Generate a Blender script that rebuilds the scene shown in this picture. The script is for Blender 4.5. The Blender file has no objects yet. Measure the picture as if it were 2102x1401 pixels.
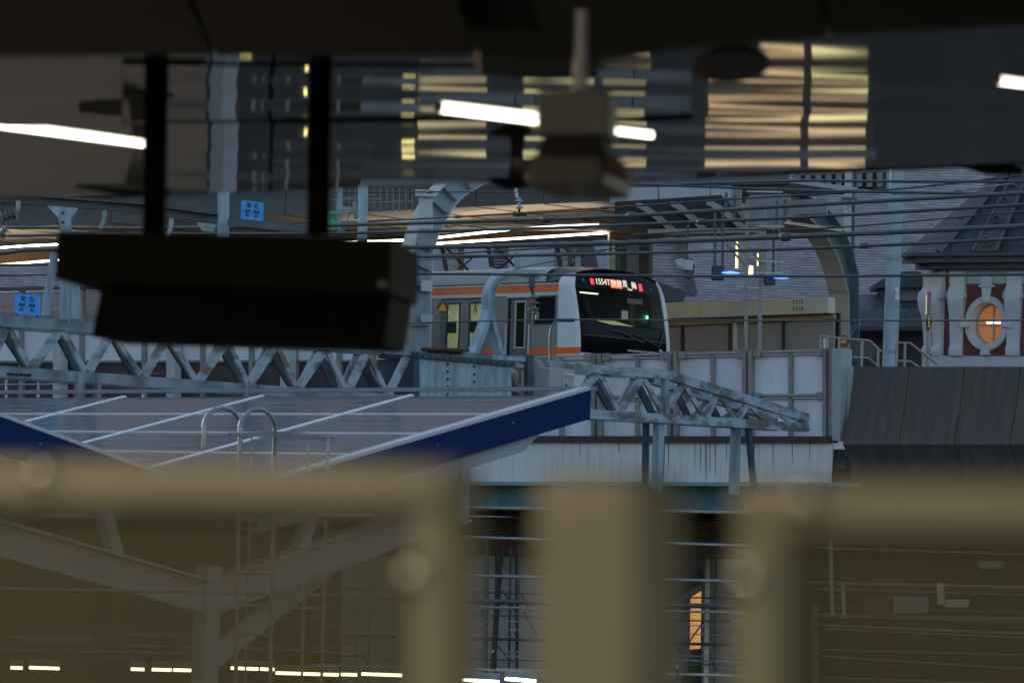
import bpy, bmesh, math, random
from mathutils import Vector as V, Matrix
random.seed(7)
S = bpy.context.scene
COL = S.collection
rad = math.radians
# ------------------------------------------------------------------ camera, sky, sun, exposure
CZ = 6.0
F = 7007.0
PITCH = math.atan((1070 - 700.5) / F)
ROLL = 0.030
FW = V((0, math.cos(PITCH), math.sin(PITCH)))
R0 = V((1, 0, 0)); U0 = V((0, -math.sin(PITCH), math.cos(PITCH)))
CR = R0 * math.cos(ROLL) + U0 * math.sin(ROLL)
CU = -R0 * math.sin(ROLL) + U0 * math.cos(ROLL)
C0 = V((0, 0, CZ))
cam = bpy.data.cameras.new('camera'); camo = bpy.data.objects.new('camera', cam); COL.objects.link(camo)
m = Matrix.Identity(4)
for i in range(3):
    m[i][0] = CR[i]; m[i][1] = CU[i]; m[i][2] = -FW[i]; m[i][3] = C0[i]
camo.matrix_world = m
cam.lens = 120; cam.sensor_width = 36; cam.clip_start = 0.05; cam.clip_end = 5000
cam.dof.use_dof = True; cam.dof.focus_distance = 67; cam.dof.aperture_fstop = 6.0
S.camera = camo
W = bpy.data.worlds.new('World'); S.world = W; W.use_nodes = True
nt = W.node_tree; bg = nt.nodes['Background']
sky = nt.nodes.new('ShaderNodeTexSky'); sky.sky_type = 'NISHITA'; sky.sun_disc = False
SUN_EL, SUN_ROT = rad(12), rad(-35)
sky.sun_elevation = SUN_EL; sky.sun_rotation = SUN_ROT; sky.altitude = 10; sky.dust_density = 1.2; sky.ozone_density = 1.3
nt.links.new(sky.outputs[0], bg.inputs[0]); bg.inputs[1].default_value = 0.15
sl = bpy.data.lights.new('sun', 'SUN'); sl.energy = 0.5; sl.angle = rad(20); sl.color = (1, .93, .86)
so = bpy.data.objects.new('sun', sl); COL.objects.link(so)
sd = V((math.sin(SUN_ROT) * math.cos(SUN_EL), math.cos(SUN_ROT) * math.cos(SUN_EL), math.sin(SUN_EL)))
so.rotation_euler = sd.to_track_quat('Z', 'Y').to_euler()
S.view_settings.view_transform = 'Standard'; S.view_settings.look = 'None'
S.view_settings.exposure = 1.08; S.view_settings.gamma = 1
S.render.engine = 'CYCLES'
S.cycles.use_denoising = True
S.cycles.max_bounces = 6; S.cycles.transparent_max_bounces = 12
S.cycles.sample_clamp_indirect = 4

# ------------------------------------------------------------------ geometry helpers
TH = rad(47)
Uv = V((-math.sin(TH), math.cos(TH), 0))     # along the tracks, going away
Vv = V((math.cos(TH), math.sin(TH), 0))      # across the tracks, going away
Z = V((0, 0, 1))

def ray(px, py):
    return FW + CR * ((px - 1051) / F) + CU * ((700.5 - py) / F)
def P(px, py, Y):
    d = ray(px, py); return C0 + d * (Y / d.y)
def hit(px, py, p0, n):
    d = ray(px, py); return C0 + d * ((p0 - C0).dot(n) / d.dot(n))
def hitz(px, py, z):
    d = ray(px, py); return C0 + d * ((z - CZ) / d.z)
def lerp(a, b, t): return a + (b - a) * t

class MB:
    def __init__(s): s.v = []; s.f = []; s.uv = {}
    def add(s, pts, faces):
        o = len(s.v); s.v += [tuple(p) for p in pts]; s.f += [tuple(i + o for i in f) for f in faces]; return s
    def box(s, c, a, b, d):           # c centre, half vectors a b d
        p = [c + a * i + b * j + d * k for k in (-1, 1) for j in (-1, 1) for i in (-1, 1)]
        return s.add(p, [(0, 2, 3, 1), (4, 5, 7, 6), (0, 1, 5, 4), (2, 6, 7, 3), (0, 4, 6, 2), (1, 3, 7, 5)])
    def bar(s, p, q, w, h, up=None):
        d = (q - p); L = d.length; d = d / L
        up = V(up) if up is not None else (Z if abs(d.z) < .95 else V((0, 1, 0)))
        a = d.cross(up).normalized(); b = a.cross(d).normalized()
        return s.box((p + q) / 2, d * L / 2, a * w / 2, b * h / 2)
    def tube(s, pts, r, n=10, cap=True):
        rs = r if isinstance(r, (list, tuple)) else [r] * len(pts)
        ring = []; prev = None
        for i, p in enumerate(pts):
            d = (pts[min(i + 1, len(pts) - 1)] - pts[max(i - 1, 0)]).normalized()
            if prev is None:
                a = d.cross(Z if abs(d.z) < .9 else V((1, 0, 0))).normalized()
            else:
                a = (prev - d * prev.dot(d)).normalized()
            prev = a; b = d.cross(a)
            ring += [p + (a * math.cos(2 * math.pi * k / n) + b * math.sin(2 * math.pi * k / n)) * rs[i] for k in range(n)]
        fs = [(i * n + k, i * n + (k + 1) % n, (i + 1) * n + (k + 1) % n, (i + 1) * n + k) for i in range(len(pts) - 1) for k in range(n)]
        if cap: fs += [tuple(range(n - 1, -1, -1)), tuple((len(pts) - 1) * n + k for k in range(n))]
        return s.add(ring, fs)
    def prism(s, poly, ext):
        n = len(poly); ext = V(ext)
        return s.add(list(poly) + [p + ext for p in poly], [tuple(range(n)), tuple(range(2 * n - 1, n - 1, -1))] +
                     [(i, n + i, n + (i + 1) % n, (i + 1) % n) for i in range(n)])
    def loft(s, rows, close=False):
        n = len(rows[0]); pts = [p for r in rows for p in r]
        k = n if close else n - 1
        return s.add(pts, [(i * n + j, i * n + (j + 1) % n, (i + 1) * n + (j + 1) % n, (i + 1) * n + j) for i in range(len(rows) - 1) for j in range(k)])
    def lathe(s, c, ax, prof, n=16):      # prof: (dist along ax, radius)
        ax = ax.normalized(); a = ax.cross(V((.3, .5, .81))).normalized(); b = ax.cross(a)
        rows = [[c + ax * h + (a * math.cos(2 * math.pi * k / n) + b * math.sin(2 * math.pi * k / n)) * r for k in range(n)] for h, r in prof]
        o = len(s.v); s.loft(rows, True)
        m_ = len(prof)
        s.f += [tuple(o + k for k in range(n - 1, -1, -1)), tuple(o + (m_ - 1) * n + k for k in range(n))]
        return s
    def build(s, name, mat, parent=None, bevel=0, uvaxes=None, smooth=True, recalc=True, kind=None, label=None):
        base = V((0, 0, 0))
        if parent is not None:
            base = V(parent['_b'])
        me = bpy.data.meshes.new(name)
        me.from_pydata([tuple(V(p) - base) for p in s.v], [], s.f)
        if recalc:
            bm = bmesh.new(); bm.from_mesh(me); bmesh.ops.recalc_face_normals(bm, faces=bm.faces); bm.to_mesh(me); bm.free()
        if uvaxes:
            o, a, b = uvaxes; o = o - base
            l = me.uv_layers.new(name='UVMap')
            for lp in me.loops:
                p = me.vertices[lp.vertex_index].co - o
                l.data[lp.index].uv = (p.dot(a), p.dot(b))
        if smooth:
            me.polygons.foreach_set('use_smooth', [True] * len(me.polygons)); me.set_sharp_from_angle(angle=rad(38))
        me.materials.append(mat)
        ob = bpy.data.objects.new(name, me); COL.objects.link(ob)
        ob['_b'] = tuple(base)
        if parent is not None: ob.parent = parent
        if bevel:
            md = ob.modifiers.new('bevel', 'BEVEL'); md.width = bevel; md.segments = 3; md.limit_method = 'ANGLE'
        if kind: ob['kind'] = kind
        if label: ob['label'] = label
        return ob

def thing(name, label, cat, loc, group=None):
    o = bpy.data.objects.new(name, None); COL.objects.link(o); o.location = loc; o.empty_display_size = .2
    o['label'] = label; o['category'] = cat; o['_b'] = tuple(loc)
    if group: o['group'] = group
    return o
def tag(o, label, cat, group=None):
    o['label'] = label; o['category'] = cat
    if group: o['group'] = group
    return o
def text(s_, c, right, up, h, mat, parent, name='lettering', ext=.004, squash=1.0):
    cu = bpy.data.curves.new(name, 'FONT'); cu.body = s_; cu.size = h; cu.align_x = 'CENTER'; cu.align_y = 'CENTER'; cu.extrude = ext
    tmp = bpy.data.objects.new('tmp', cu); COL.objects.link(tmp)
    bpy.context.view_layer.update()
    me = bpy.data.meshes.new_from_object(tmp.evaluated_get(bpy.context.evaluated_depsgraph_get()))
    bpy.data.objects.remove(tmp)
    r = right.normalized(); u = up.normalized(); n = r.cross(u)
    base = V(parent['_b'])
    for vtx in me.vertices:
        vtx.co = c - base + r * vtx.co.x * squash + u * vtx.co.y + n * vtx.co.z
    me.materials.clear(); me.materials.append(mat); me.name = name
    ob = bpy.data.objects.new(name, me); COL.objects.link(ob); ob.parent = parent; ob['_b'] = tuple(base)
    return ob

# ------------------------------------------------------------------ materials
def mat(name, col, rough=.6, metal=0, var=.15, scale=3, stretch=(1, 1, 1), bump=0, spec=.5, col2=None, emit=None, es=0, ramp=(.35, .7), detail=6, coat=0, rotz=None):
    M = bpy.data.materials.new(name); M.use_nodes = True; n = M.node_tree.nodes; L = M.node_tree.links
    b = n['Principled BSDF']; b.inputs['Roughness'].default_value = rough; b.inputs['Metallic'].default_value = metal
    b.inputs['Specular IOR Level'].default_value = spec; b.inputs['Coat Weight'].default_value = coat
    tc = n.new('ShaderNodeTexCoord'); mp = n.new('ShaderNodeMapping'); mp.inputs['Scale'].default_value = stretch
    if rotz is not None:
        mp.vector_type = 'TEXTURE'; mp.inputs['Rotation'].default_value = (0, 0, rotz); mp.inputs['Scale'].default_value = tuple(1 / q for q in stretch)
    L.new(tc.outputs['Object'], mp.inputs[0])
    nz = n.new('ShaderNodeTexNoise'); nz.inputs['Scale'].default_value = scale; nz.inputs['Detail'].default_value = detail
    L.new(mp.outputs[0], nz.inputs[0])
    rp = n.new('ShaderNodeValToRGB'); rp.color_ramp.elements[0].position = ramp[0]; rp.color_ramp.elements[1].position = ramp[1]
    c2 = col2 if col2 else tuple(c * (1 - var) for c in col)
    rp.color_ramp.elements[0].color = (*c2, 1); rp.color_ramp.elements[1].color = (*col, 1)
    L.new(nz.outputs[0], rp.inputs[0]); L.new(rp.outputs[0], b.inputs['Base Color'])
    if bump:
        bp = n.new('ShaderNodeBump'); bp.inputs['Strength'].default_value = bump; bp.inputs['Distance'].default_value = .02
        L.new(nz.outputs[0], bp.inputs['Height']); L.new(bp.outputs[0], b.inputs['Normal'])
    if emit:
        b.inputs['Emission Color'].default_value = (*emit, 1); b.inputs['Emission Strength'].default_value = es
    return M
def glassy(name, tint, mixf, film, rough=.05):     # clear sheet carrying a translucent film of dirt
    M = bpy.data.materials.new(name); M.use_nodes = True; n = M.node_tree.nodes; L = M.node_tree.links
    out = n['Material Output']; b = n['Principled BSDF']; b.inputs['Base Color'].default_value = (*film, 1); b.inputs['Roughness'].default_value = rough
    tr = n.new('ShaderNodeBsdfTransparent'); tr.inputs[0].default_value = (*tint, 1)
    mx = n.new('ShaderNodeMixShader'); 
    nz = n.new('ShaderNodeTexNoise'); nz.inputs['Scale'].default_value = 8
    mr = n.new('ShaderNodeMapRange'); mr.inputs[3].default_value = mixf * .8; mr.inputs[4].default_value = mixf * 1.2
    L.new(nz.outputs[0], mr.inputs[0]); L.new(mr.outputs[0], mx.inputs[0])
    L.new(tr.outputs[0], mx.inputs[1]); L.new(b.outputs[0], mx.inputs[2]); L.new(mx.outputs[0], out.inputs[0])
    return M
def glow(name, col, st):
    return mat(name, (.12, .12, .12), .4, var=.02, emit=col, es=st)
def brickmat(name, c1, c2, mortar, bw, bh, ms, rough=.7, bump=.6, off=.5, spec=.4):
    M = bpy.data.materials.new(name); M.use_nodes = True; n = M.node_tree.nodes; L = M.node_tree.links
    b = n['Principled BSDF']; b.inputs['Roughness'].default_value = rough; b.inputs['Specular IOR Level'].default_value = spec
    tc = n.new('ShaderNodeTexCoord'); br = n.new('ShaderNodeTexBrick')
    br.inputs['Scale'].default_value = 1; br.inputs['Brick Width'].default_value = bw; br.inputs['Row Height'].default_value = bh
    br.inputs['Mortar Size'].default_value = ms; br.inputs['Mortar Smooth'].default_value = .3; br.offset = off
    br.inputs['Color1'].default_value = (*c1, 1); br.inputs['Color2'].default_value = (*c2, 1); br.inputs['Mortar'].default_value = (*mortar, 1)
    nz = n.new('ShaderNodeTexNoise'); nz.inputs['Scale'].default_value = 1.3; nz.inputs['Detail'].default_value = 8
    hs = n.new('ShaderNodeMix'); hs.data_type = 'RGBA'; hs.blend_type = 'MULTIPLY'; hs.inputs[0].default_value = .5
    rp = n.new('ShaderNodeValToRGB'); rp.color_ramp.elements[0].position = .3; rp.color_ramp.elements[1].position = .7
    rp.color_ramp.elements[0].color = (.5, .5, .5, 1)
    L.new(tc.outputs['UV'], br.inputs[0]); L.new(tc.outputs['UV'], nz.inputs[0]); L.new(nz.outputs[0], rp.inputs[0])
    L.new(br.outputs[0], hs.inputs[6]); L.new(rp.outputs[0], hs.inputs[7]); L.new(hs.outputs[2], b.inputs['Base Color'])
    bp = n.new('ShaderNodeBump'); bp.inputs['Strength'].default_value = bump; bp.inputs['Distance'].default_value = .015; bp.invert = True
    L.new(br.outputs['Fac'], bp.inputs['Height']); L.new(bp.outputs[0], b.inputs['Normal'])
    return M

M = {}
M['steel'] = mat('painted_steel', (.25, .31, .35), .5, var=.45, scale=2.5, col2=(.10, .12, .125), ramp=(.3, .6))
M['steel_rusty'] = mat('weathered_steel', (.33, .40, .45), .55, scale=2.2, stretch=(1, 1, 2), col2=(.14, .125, .115), ramp=(.42, .56))
M['steel_dark'] = mat('dark_blue_steel', (.06, .09, .125), .5, var=.4)  # also carries painted shade on the girder side and rear braces
M['girder'] = mat('blue_grey_paint', (.30, .40, .47), .5, col2=(.20, .26, .30), scale=3, stretch=(3, 3, .5), ramp=(.35, .6))
M['rust'] = mat('rust', (.10, .055, .035), .85, var=.5, scale=9)
M['cable'] = mat('cable_sheath', (.055, .085, .095), .5, var=.3)
M['cable_thin'] = mat('weathered_wire', (.05, .055, .06), .5, var=.3)
M['beige'] = mat('beige_paint', (.61, .53, .39), .42, var=.08, scale=12)
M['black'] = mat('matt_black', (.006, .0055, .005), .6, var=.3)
M['soffit'] = mat('dark_brown_soffit', (.022, .016, .011), .55, var=.2)
M['white_panel'] = mat('white_barrier_panel', (.62, .64, .70), .5, var=.12, scale=1.5, stretch=(1, 1, .4))
M['stain_wall'] = mat('streaked_white_paint', (.66, .66, .64), .6, scale=15, stretch=(1, .1, .05), col2=(.53, .52, .50), ramp=(.30, .50), rotz=rad(137))
M['bar_frame'] = mat('barrier_frame', (.26, .24, .22), .5, var=.3, scale=4)
M['concrete'] = mat('dark_concrete', (.105, .089, .082), .85, scale=4, stretch=(2, .15, .3), col2=(.06, .052, .049), ramp=(.25, .75), bump=.05, rotz=rad(137))
M['granite'] = mat('pale_granite', (.54, .54, .55), .75, var=.2, scale=40, bump=.05)
M['silver'] = mat('brushed_steel', (.26, .255, .25), .45, metal=.3, var=.06, scale=2, stretch=(1, 1, 8))
M['train_roof'] = mat('train_roof_paint', (.36, .37, .40), .5, var=.2, scale=1.5)
M['orange'] = mat('orange_stripe', (.78, .16, .035), .45, var=.12, scale=3)
M['orange_low'] = mat('vermilion_stripe', (.85, .13, .012), .4, var=.08)
M['mask_white'] = mat('white_train_nose', (.66, .68, .72), .3, var=.06, coat=.3)
M['mask_black'] = mat('gloss_black_mask', (.004, .0045, .0055), .15, var=.1, spec=.12)
M['dark_trim'] = mat('dark_trim', (.03, .03, .032), .5)
M['cream'] = mat('cream_paint', (.58, .53, .42), .6, scale=2, stretch=(1, 1, .25), col2=(.42, .35, .25), ramp=(.25, .5))
M['tan_ceiling'] = mat('tan_ceiling_panel', (.62, .47, .32), .6, var=.1)
M['brown'] = mat('brown_beam', (.20, .11, .05), .6, var=.2)
M['grey_fascia'] = mat('grey_fascia', (.10, .10, .105), .6, var=.15)
M['lgrey'] = mat('light_grey_sheet', (.36, .38, .42), .5, var=.12)
M['dgrey'] = mat('dark_grey_metal', (.06, .063, .068), .55, var=.3)
M['teal'] = mat('teal_paint', (.10, .20, .21), .5, var=.4)
M['chrome'] = mat('polished_screw', (.8, .76, .66), .12, metal=1, var=.05)
M['navy'] = mat('navy_fascia', (.006, .022, .10), .6, var=.15, spec=.12)
M['alu'] = mat('aluminium', (.55, .56, .60), .4, metal=.3, var=.08)
M['galv'] = mat('galvanised', (.33, .34, .35), .4, metal=.6, var=.3, scale=10)
M['ground'] = mat('dark_ballast', (.10, .070, .045), .95, var=.5, scale=30, bump=.4)
M['asphalt'] = mat('platform_surface', (.10, .082, .064), .9, var=.3)
M['tube'] = glow('fluorescent_light', (1, .93, .76), 2.4)
M['tube_near'] = glow('near_fluorescent_light', (1, .85, .58), 27)
M['tube_far'] = glow('platform_fluorescent', (1, .92, .74), 9)
M['lamp_low'] = glow('yellowish_fluorescent', (.95, .95, .62), 5)

# ------------------------------------------------------------------ ground
g = MB(); g.add([V((-1500, -300, 0)), V((1500, -300, 0)), V((1500, 2500, 0)), V((-1500, 2500, 0))], [(0, 1, 2, 3)])
g.build('ground', M['ground'], kind='structure', smooth=False)
exec_parts = []
# ------------------------------------------------------------------ our own platform: floor, canopy, lamps, balustrade
fl = MB(); fl.box(V((0, -4, CZ - 1.75)), V((12, 0, 0)), V((0, 5.0, 0)), V((0, 0, .15)))
fl.build('platform_floor', M['asphalt'], kind='structure', smooth=False)
CEIL = CZ + 1.04
def poly(pts, Y): return [P(x, y, Y) for x, y in pts]
cano = thing('platform_canopy', 'dark platform canopy overhead with brown soffit boards and polished reflective ceiling', 'canopy', V((0, 9, CEIL)))
M['mirror'] = mat('polished_ceiling', (.31, .24, .175), .028, metal=.72, var=.12, scale=1.2, stretch=(1, 3, 1))
def far_edge(px):
    pts = [(-200, 402), (380, 393), (850, 381), (1300, 376), (1690, 352), (2300, 334)]
    for (a, b), (c, d) in zip(pts, pts[1:]):
        if px <= c: return b + (d - b) * (px - a) / (c - a)
    return pts[-1][1]
def near_edge(px): return 40 + .03 * (px - 1051)
rows_t = [0, .36, .66, 1.0]
colx = [[-200, 420, 1000, 1560, 2300], [-200, 250, 860, 1420, 2300], [-200, 560, 1150, 1800, 2300]]
for ri in range(3):
    for ci in range(4):
        n_i, n_j = 26, 18; mb = MB(); rws = []
        t0, t1 = rows_t[ri] + .0012, rows_t[ri + 1] - .0012
        x0, x1 = colx[ri][ci] + .7, colx[ri][ci + 1] - .7
        ph = random.random() * 6; a1 = random.uniform(.0004, .0007); tilt = random.uniform(-.014, .014)
        for j in range(n_j + 1):
            tt = t0 + (t1 - t0) * j / n_j; r = []
            for i in range(n_i + 1):
                px = x0 + (x1 - x0) * i / n_i
                p = hitz(px, near_edge(px) + (far_edge(px) - near_edge(px)) * tt, CEIL)
                dz = a1 * math.sin(p.x * 1.6 + p.y * 12 + ph) + 0.00022 * math.sin(p.y * 11 - p.x * 3 + 2 * ph) + tilt * ((j / n_j) - .5) - .012 * (p.y - 10.6)
                r.append(p + Z * dz)
            rws.append(r)
        mb.loft(rws)
        mb.build('ceiling_panel', M['mirror'], cano)
bk = MB(); bk.prism([hitz(-260, -260, CEIL + .06), hitz(2400, -200, CEIL + .06), hitz(2400, 328, CEIL + .06), hitz(1300, 372, CEIL + .06), hitz(-260, 398, CEIL + .06)], V((0, 0, .12)))
bk.build('ceiling_backing', M['black'], cano)
for pts in ([(-120, -120), (380, -120), (385, 0), (430, 106), (-120, 110)], [(392, -120), (930, -120), (940, 0), (975, 106), (440, 108), (397, 0)],
            [(1085, -120), (1670, -120), (1682, 0), (1700, 68), (1400, 97), (1130, 121), (1090, 0)], [(1680, -120), (2240, -120), (2240, 38), (2102, 46), (1708, 68), (1692, 0)]):
    mb = MB(); mb.prism(poly(pts, 6.4), V((0, .05, 0))); mb.build('soffit_board', M['soffit'], cano)
mb = MB(); mb.prism(poly([(-120, -125), (2240, -125), (2240, 30), (1705, 55), (1240, 118), (985, 100), (-120, 96)], 6.55), V((0, .05, 0)))
mb.build('soffit_recess', M['black'], cano)
for pts in ([(1100, 60), (960, 60), (985, 112), (1120, 124), (1235, 118)],):
    mb = MB(); mb.prism(poly(pts, 6.3), V((0, .3, 0))); mb.build('cross_beam', M['black'], cano)
# big unseen overhead shell added so that the sky does not shine in from above
sh = MB(); sh.prism([V((-14, -8, CEIL + .35)), V((14, -8, CEIL + .35)), V((14, 9.0, CEIL + .35)), V((-14, 10.5, CEIL + .35))], V((0, 0, .15)))
sh.build('roof_deck', M['soffit'], cano)
rm = MB(); rm.prism([hitz(1500, 128, CEIL - .004) + V((.12 * math.cos(a) * .7, .26 * math.sin(a), 0)) for a in [k * math.pi / 12 for k in range(24)]], V((0, 0, -.012)))
rm.build('round_hatch', mat('hatch_brown', (.05, .03, .02), .6), cano)

def lamp(p, q, label, r=.0075, m='tube', grp='fluorescent tubes on the canopy ceiling', name='fluorescent_lamp', body=True, tubes=1):
    t = thing(name, label, 'lamp', (p + q) / 2, grp)
    mb = MB(); mb.tube([p, q], r, 12); mb.build('light_tube', M[m], t)
    d = (q - p).normalized()
    for e, s in ((p, -1), (q, 1)):
        mb = MB(); mb.box(e + d * s * r * 1.2 + Z * r * .6, d * r * 1.1, d.cross(Z).normalized() * r * 1.1, Z * r * 1.3); mb.build('end_cap', M['alu'], t)
    if body:
        mb = MB(); mb.bar(p + Z * r * 3.2, q + Z * r * 3.2, r * 2.6, r * 2.0); mb.build('batten', M['dgrey'], t)
    return t
def ctube(x, y): p = hitz(x, y, CEIL - .003); return p - Z * .012 * (p.y - 10.6)
lamp(ctube(-60, 262), ctube(330, 309), 'glowing fluorescent tube over the dark hanging board, running behind its posts')
lamp(ctube(905, 243), ctube(1338, 292), 'glowing fluorescent tube passing behind the hanging camera unit')
lamp(ctube(2052, 195), ctube(2300, 222), 'glowing fluorescent tube end at the picture edge above the brick turret')
for i, (lx, ly_) in enumerate(((-1.7, .75), (-2.35, 1.4), (-3.0, 2.1))):  # tubes added out of view to light the balustrade frames
    lamp(V((lx, ly_, CEIL - .03)), V((lx - .55, ly_ + 1.1, CEIL - .03)), ['overhead fluorescent tube nearest the viewer, over the balustrade', 'overhead fluorescent tube midway along the near lamp row', 'overhead fluorescent tube at the far end of the near lamp row'][i], r=.016, m='tube_near')
for (x0, x1, y, l) in ((155, 350, 384, 'thin dark sprung bracket at the ceiling edge between the hanging board posts'), (1000, 1085, 371, 'short dark pointed bracket at the ceiling edge left of the hanging camera'), (1965, 2098, 342, 'flat dark bracket at the ceiling edge above the turret roof')):
    a, b = P(x0, y - 3, 9.8), P(x1, y + 8, 9.8)
    mb = MB(); mb.tube([a, lerp(a, b, .5) - Z * .004, b], [.004, .018, .01], 8)
    mb.prism([lerp(a, b, .5), lerp(a, b, .9), lerp(a, b, .8) + Z * .12, lerp(a, b, .6) + Z * .12], V((0, .02, 0)))
    o = mb.build('ceiling_bracket', M['black']); tag(o, l, 'bracket')

# hanging board seen from behind
hb = thing('hanging_board', 'black departure board seen from behind, hung on two dark posts above the solar roof', 'sign board', P(480, 590, 8))
for x0, x1 in ((298, 343), (634, 680)):
    a, b = P((x0 + x1) / 2 + 2, 60, 8.1), P((x0 + x1) / 2 - 4, 482, 8.1)
    mb = MB(); mb.bar(a, b, .052, .05, up=(0, 1, 0)); mb.build('post', mat('board_post', (.006, .006, .006), .7, spec=.06), hb, bevel=.004)
mb = MB(); mb.prism(poly([(117, 474), (803, 490), (800, 602), (112, 573)], 8.0), V((.055, .42, 0))); mb.build('upper_case', mat('board_case', (.032, .030, .0275), .7, spec=.06), hb, bevel=.004)
mb = MB(); mb.prism(poly([(208, 584), (803, 600), (787, 708), (187, 690)], 8.06), V((.04, .34, 0))); mb.build('lower_case', mat('board_case_low', (.013, .0125, .012), .7, spec=.05), hb, bevel=.004)
mb = MB(); mb.lathe(P(785, 583, 7.99), V((0, -1, 0)), [(0, .012), (.01, .012), (.014, .006)], 10); mb.build('screw', M['galv'], hb)

# hanging camera unit
hc = thing('hanging_camera', 'grey surveillance unit hung on a rod with a junction box and lower housing', 'camera unit', P(1180, 300, 6.15))
mb = MB(); mb.tube([P(1195, 22, 6.18), P(1190, 190, 6.18)], .0135, 12); mb.build('rod', M['alu'], hc)
mb = MB(); mb.prism(poly([(1102, 184), (1250, 184), (1248, 277), (1100, 277)], 6.12), V((.02, .12, 0))); mb.build('junction_box', mat('unit_grey', (.27, .265, .27), .5), hc, bevel=.006)
mb = MB(); mb.prism(poly([(1118, 278), (1238, 278), (1245, 318), (1100, 318)], 6.14), V((.02, .12, 0))); mb.build('neck', M['black'], hc)
mb = MB(); mb.prism(poly([(1084, 316), (1238, 318), (1236, 385), (1078, 384)], 6.08), V((.06, .22, 0))); mb.build('housing', mat('housing_brown', (.16, .145, .13), .5), hc, bevel=.01)
mb = MB(); mb.prism(poly([(1050, 322), (1272, 320), (1282, 352), (1060, 350)], 6.10), V((.03, .22, .0))); mb.build('sun_shield', mat('shield_dark', (.11, .098, .085), .5), hc, bevel=.008)
mb = MB(); mb.lathe(P(1187, 392, 6.07), V((0, -1, 0)), [(0, .012), (.02, .012)], 16); mb.build('lens', mat('lens_blue', (.06, .10, .13), .2), hc)

# balustrade: beige frames with film-tinted glass, running along the platform edge
RP0 = P(1200, 1000, 1.5)
M['film_glass'] = glassy('tinted_glass', (.84, .79, .68), .46, (.30, .25, .17), .3)
def rq(pts, ext, name, m, par, bev=.007):
    mb = MB(); mb.prism([hit(x, y, RP0, Vv) for x, y in pts], ext); return mb.build(name, m, par, bevel=bev)
def rail_frame(label, x0, x1, ytop, ybot, stile_l, stile_r, screws, glass):
    t = thing('glass_railing', label, 'glass railing', hit((x0 + x1) / 2, 1400, RP0, Vv), 'balustrade panels with beige frames')
    rq([(x0, ytop(x0)), (x1, ytop(x1)), (x1, ybot(x1)), (x0, ybot(x0))], Vv * .028, 'top_rail', M['beige'], t)
    for (a, b) in (stile_l, stile_r):
        if a is None: continue
        rq([(a, ybot(a)), (b, ybot(b)), (b - 30, 5000), (a - 30, 5000)], Vv * .028, 'stile', M['beige'], t)
    rq([(x0, 5000), (x1, 5000), (x1, 5150), (x0, 5150)], Vv * .022, 'bottom_rail', M['beige'], t)
    mb = MB(); mb.prism([hit(x, y, RP0, Vv) + Vv * .012 for x, y in glass], Vv * .004); mb.build('glass_pane', M['film_glass'], t)
    for sx, sy in screws:
        mb = MB(); mb.lathe(hit(sx, sy, RP0, Vv), -Vv, [(-.001, .0078), (.002, .0074), (.004, .006), (.0055, .0035), (.006, .001)], 20); mb.build('screw', M['chrome'], t)
    return t
rail_frame('beige framed glass railing panel left of the bare beige post', -700, 915, lambda x: 943 + .012 * (x - 450), lambda x: 1048 + .012 * (x - 450), (-700, -600), (838, 915),
           [(92, 975), (858, 1182)], [(-610, 1040), (850, 1052), (820, 5050), (-640, 5050)])
rail_frame('beige framed glass railing panel right of the bare beige post', 1492, 2700, lambda x: 985 + .006 * (x - 1600), lambda x: 1098 + .008 * (x - 1600), (1492, 1600), (2600, 2700),
           [(1660, 1032), (1545, 1190)], [(1590, 1090), (2610, 1104), (2580, 5050), (1560, 5050)])
bp = thing('balustrade_post', 'wide bare beige post standing between the two glass railing panels', 'post', hit(1200, 5200, RP0, Vv))
rq([(1088, 968), (1305, 972), (1275, 5400), (1058, 5400)], Vv * .034, 'upright', M['beige'], bp)
mb = MB(); mb.lathe(hit(1157, 1120, RP0, Vv), -Vv, [(-.001, .0035), (.0008, .0035)], 12); mb.build('screw', M['galv'], bp)

# ------------------------------------------------------------------ solar-panelled butterfly roof across the tracks
RO = P(1210, 809, 36)                                      # upper right corner of the far wing
ZV = RO.z - 1.27
def wing(l, s, dz=0):                                      # l metres towards the viewer across the platform, s along it
    z = RO.z - .243 * l if l <= 5.2 else ZV + .243 * (l - 5.2)
    p = RO - Vv * l + Uv * s; return V((p.x, p.y, z + dz))
roof = thing('butterfly_roof', 'butterfly platform roof with navy fascia covered in solar panels', 'platform roof', wing(5.2, 0) - Z * 3)
def deckpoly(l0, l1, s0, s1, dz): return [wing(l0, s0, dz), wing(l1, s0, dz), wing(l1, s1, dz), wing(l0, s1, dz)]
for l0, l1 in ((0, 5.2), (5.2, 9.6)):
    mb = MB(); mb.prism(deckpoly(l0, l1, .06, 14.5, -.16), Z * .12); mb.build('deck', M['lgrey'], roof)
for l0, l1, nm in ((0, 5.2, 'far'), (5.2, 9.6, 'near')):
    for a, b in ((l0, (l0 + l1) / 2), ((l0 + l1) / 2, l1)):
        mb = MB(); mb.prism([wing(a, -.02, .05), wing(b, -.02, .05), wing(b, -.02, -.26), wing(a, -.02, -.26)], Uv * .06); mb.build('fascia', M['navy'], roof)
    mb = MB(); mb.prism([wing(l0, -.03, .085), wing(l1, -.03, .085), wing(l1, -.03, .05), wing(l0, -.03, .05)], Uv * .16); mb.build('coping', M['alu'], roof)
mb = MB(); mb.bar(wing(-.03, -.04, .055), wing(-.03, 14.5, .055), .10, .045); mb.build('eave_trim', mat('eave_grey', (.22, .22, .27), .5), roof)
mb = MB(); mb.prism([wing(.6, .1, -.26), wing(4.6, .1, -.26), wing(4.6, .1, -.44), wing(.9, .1, -.42)], Uv * .1); mb.build('soffit_edge', M['lgrey'], roof)
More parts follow.
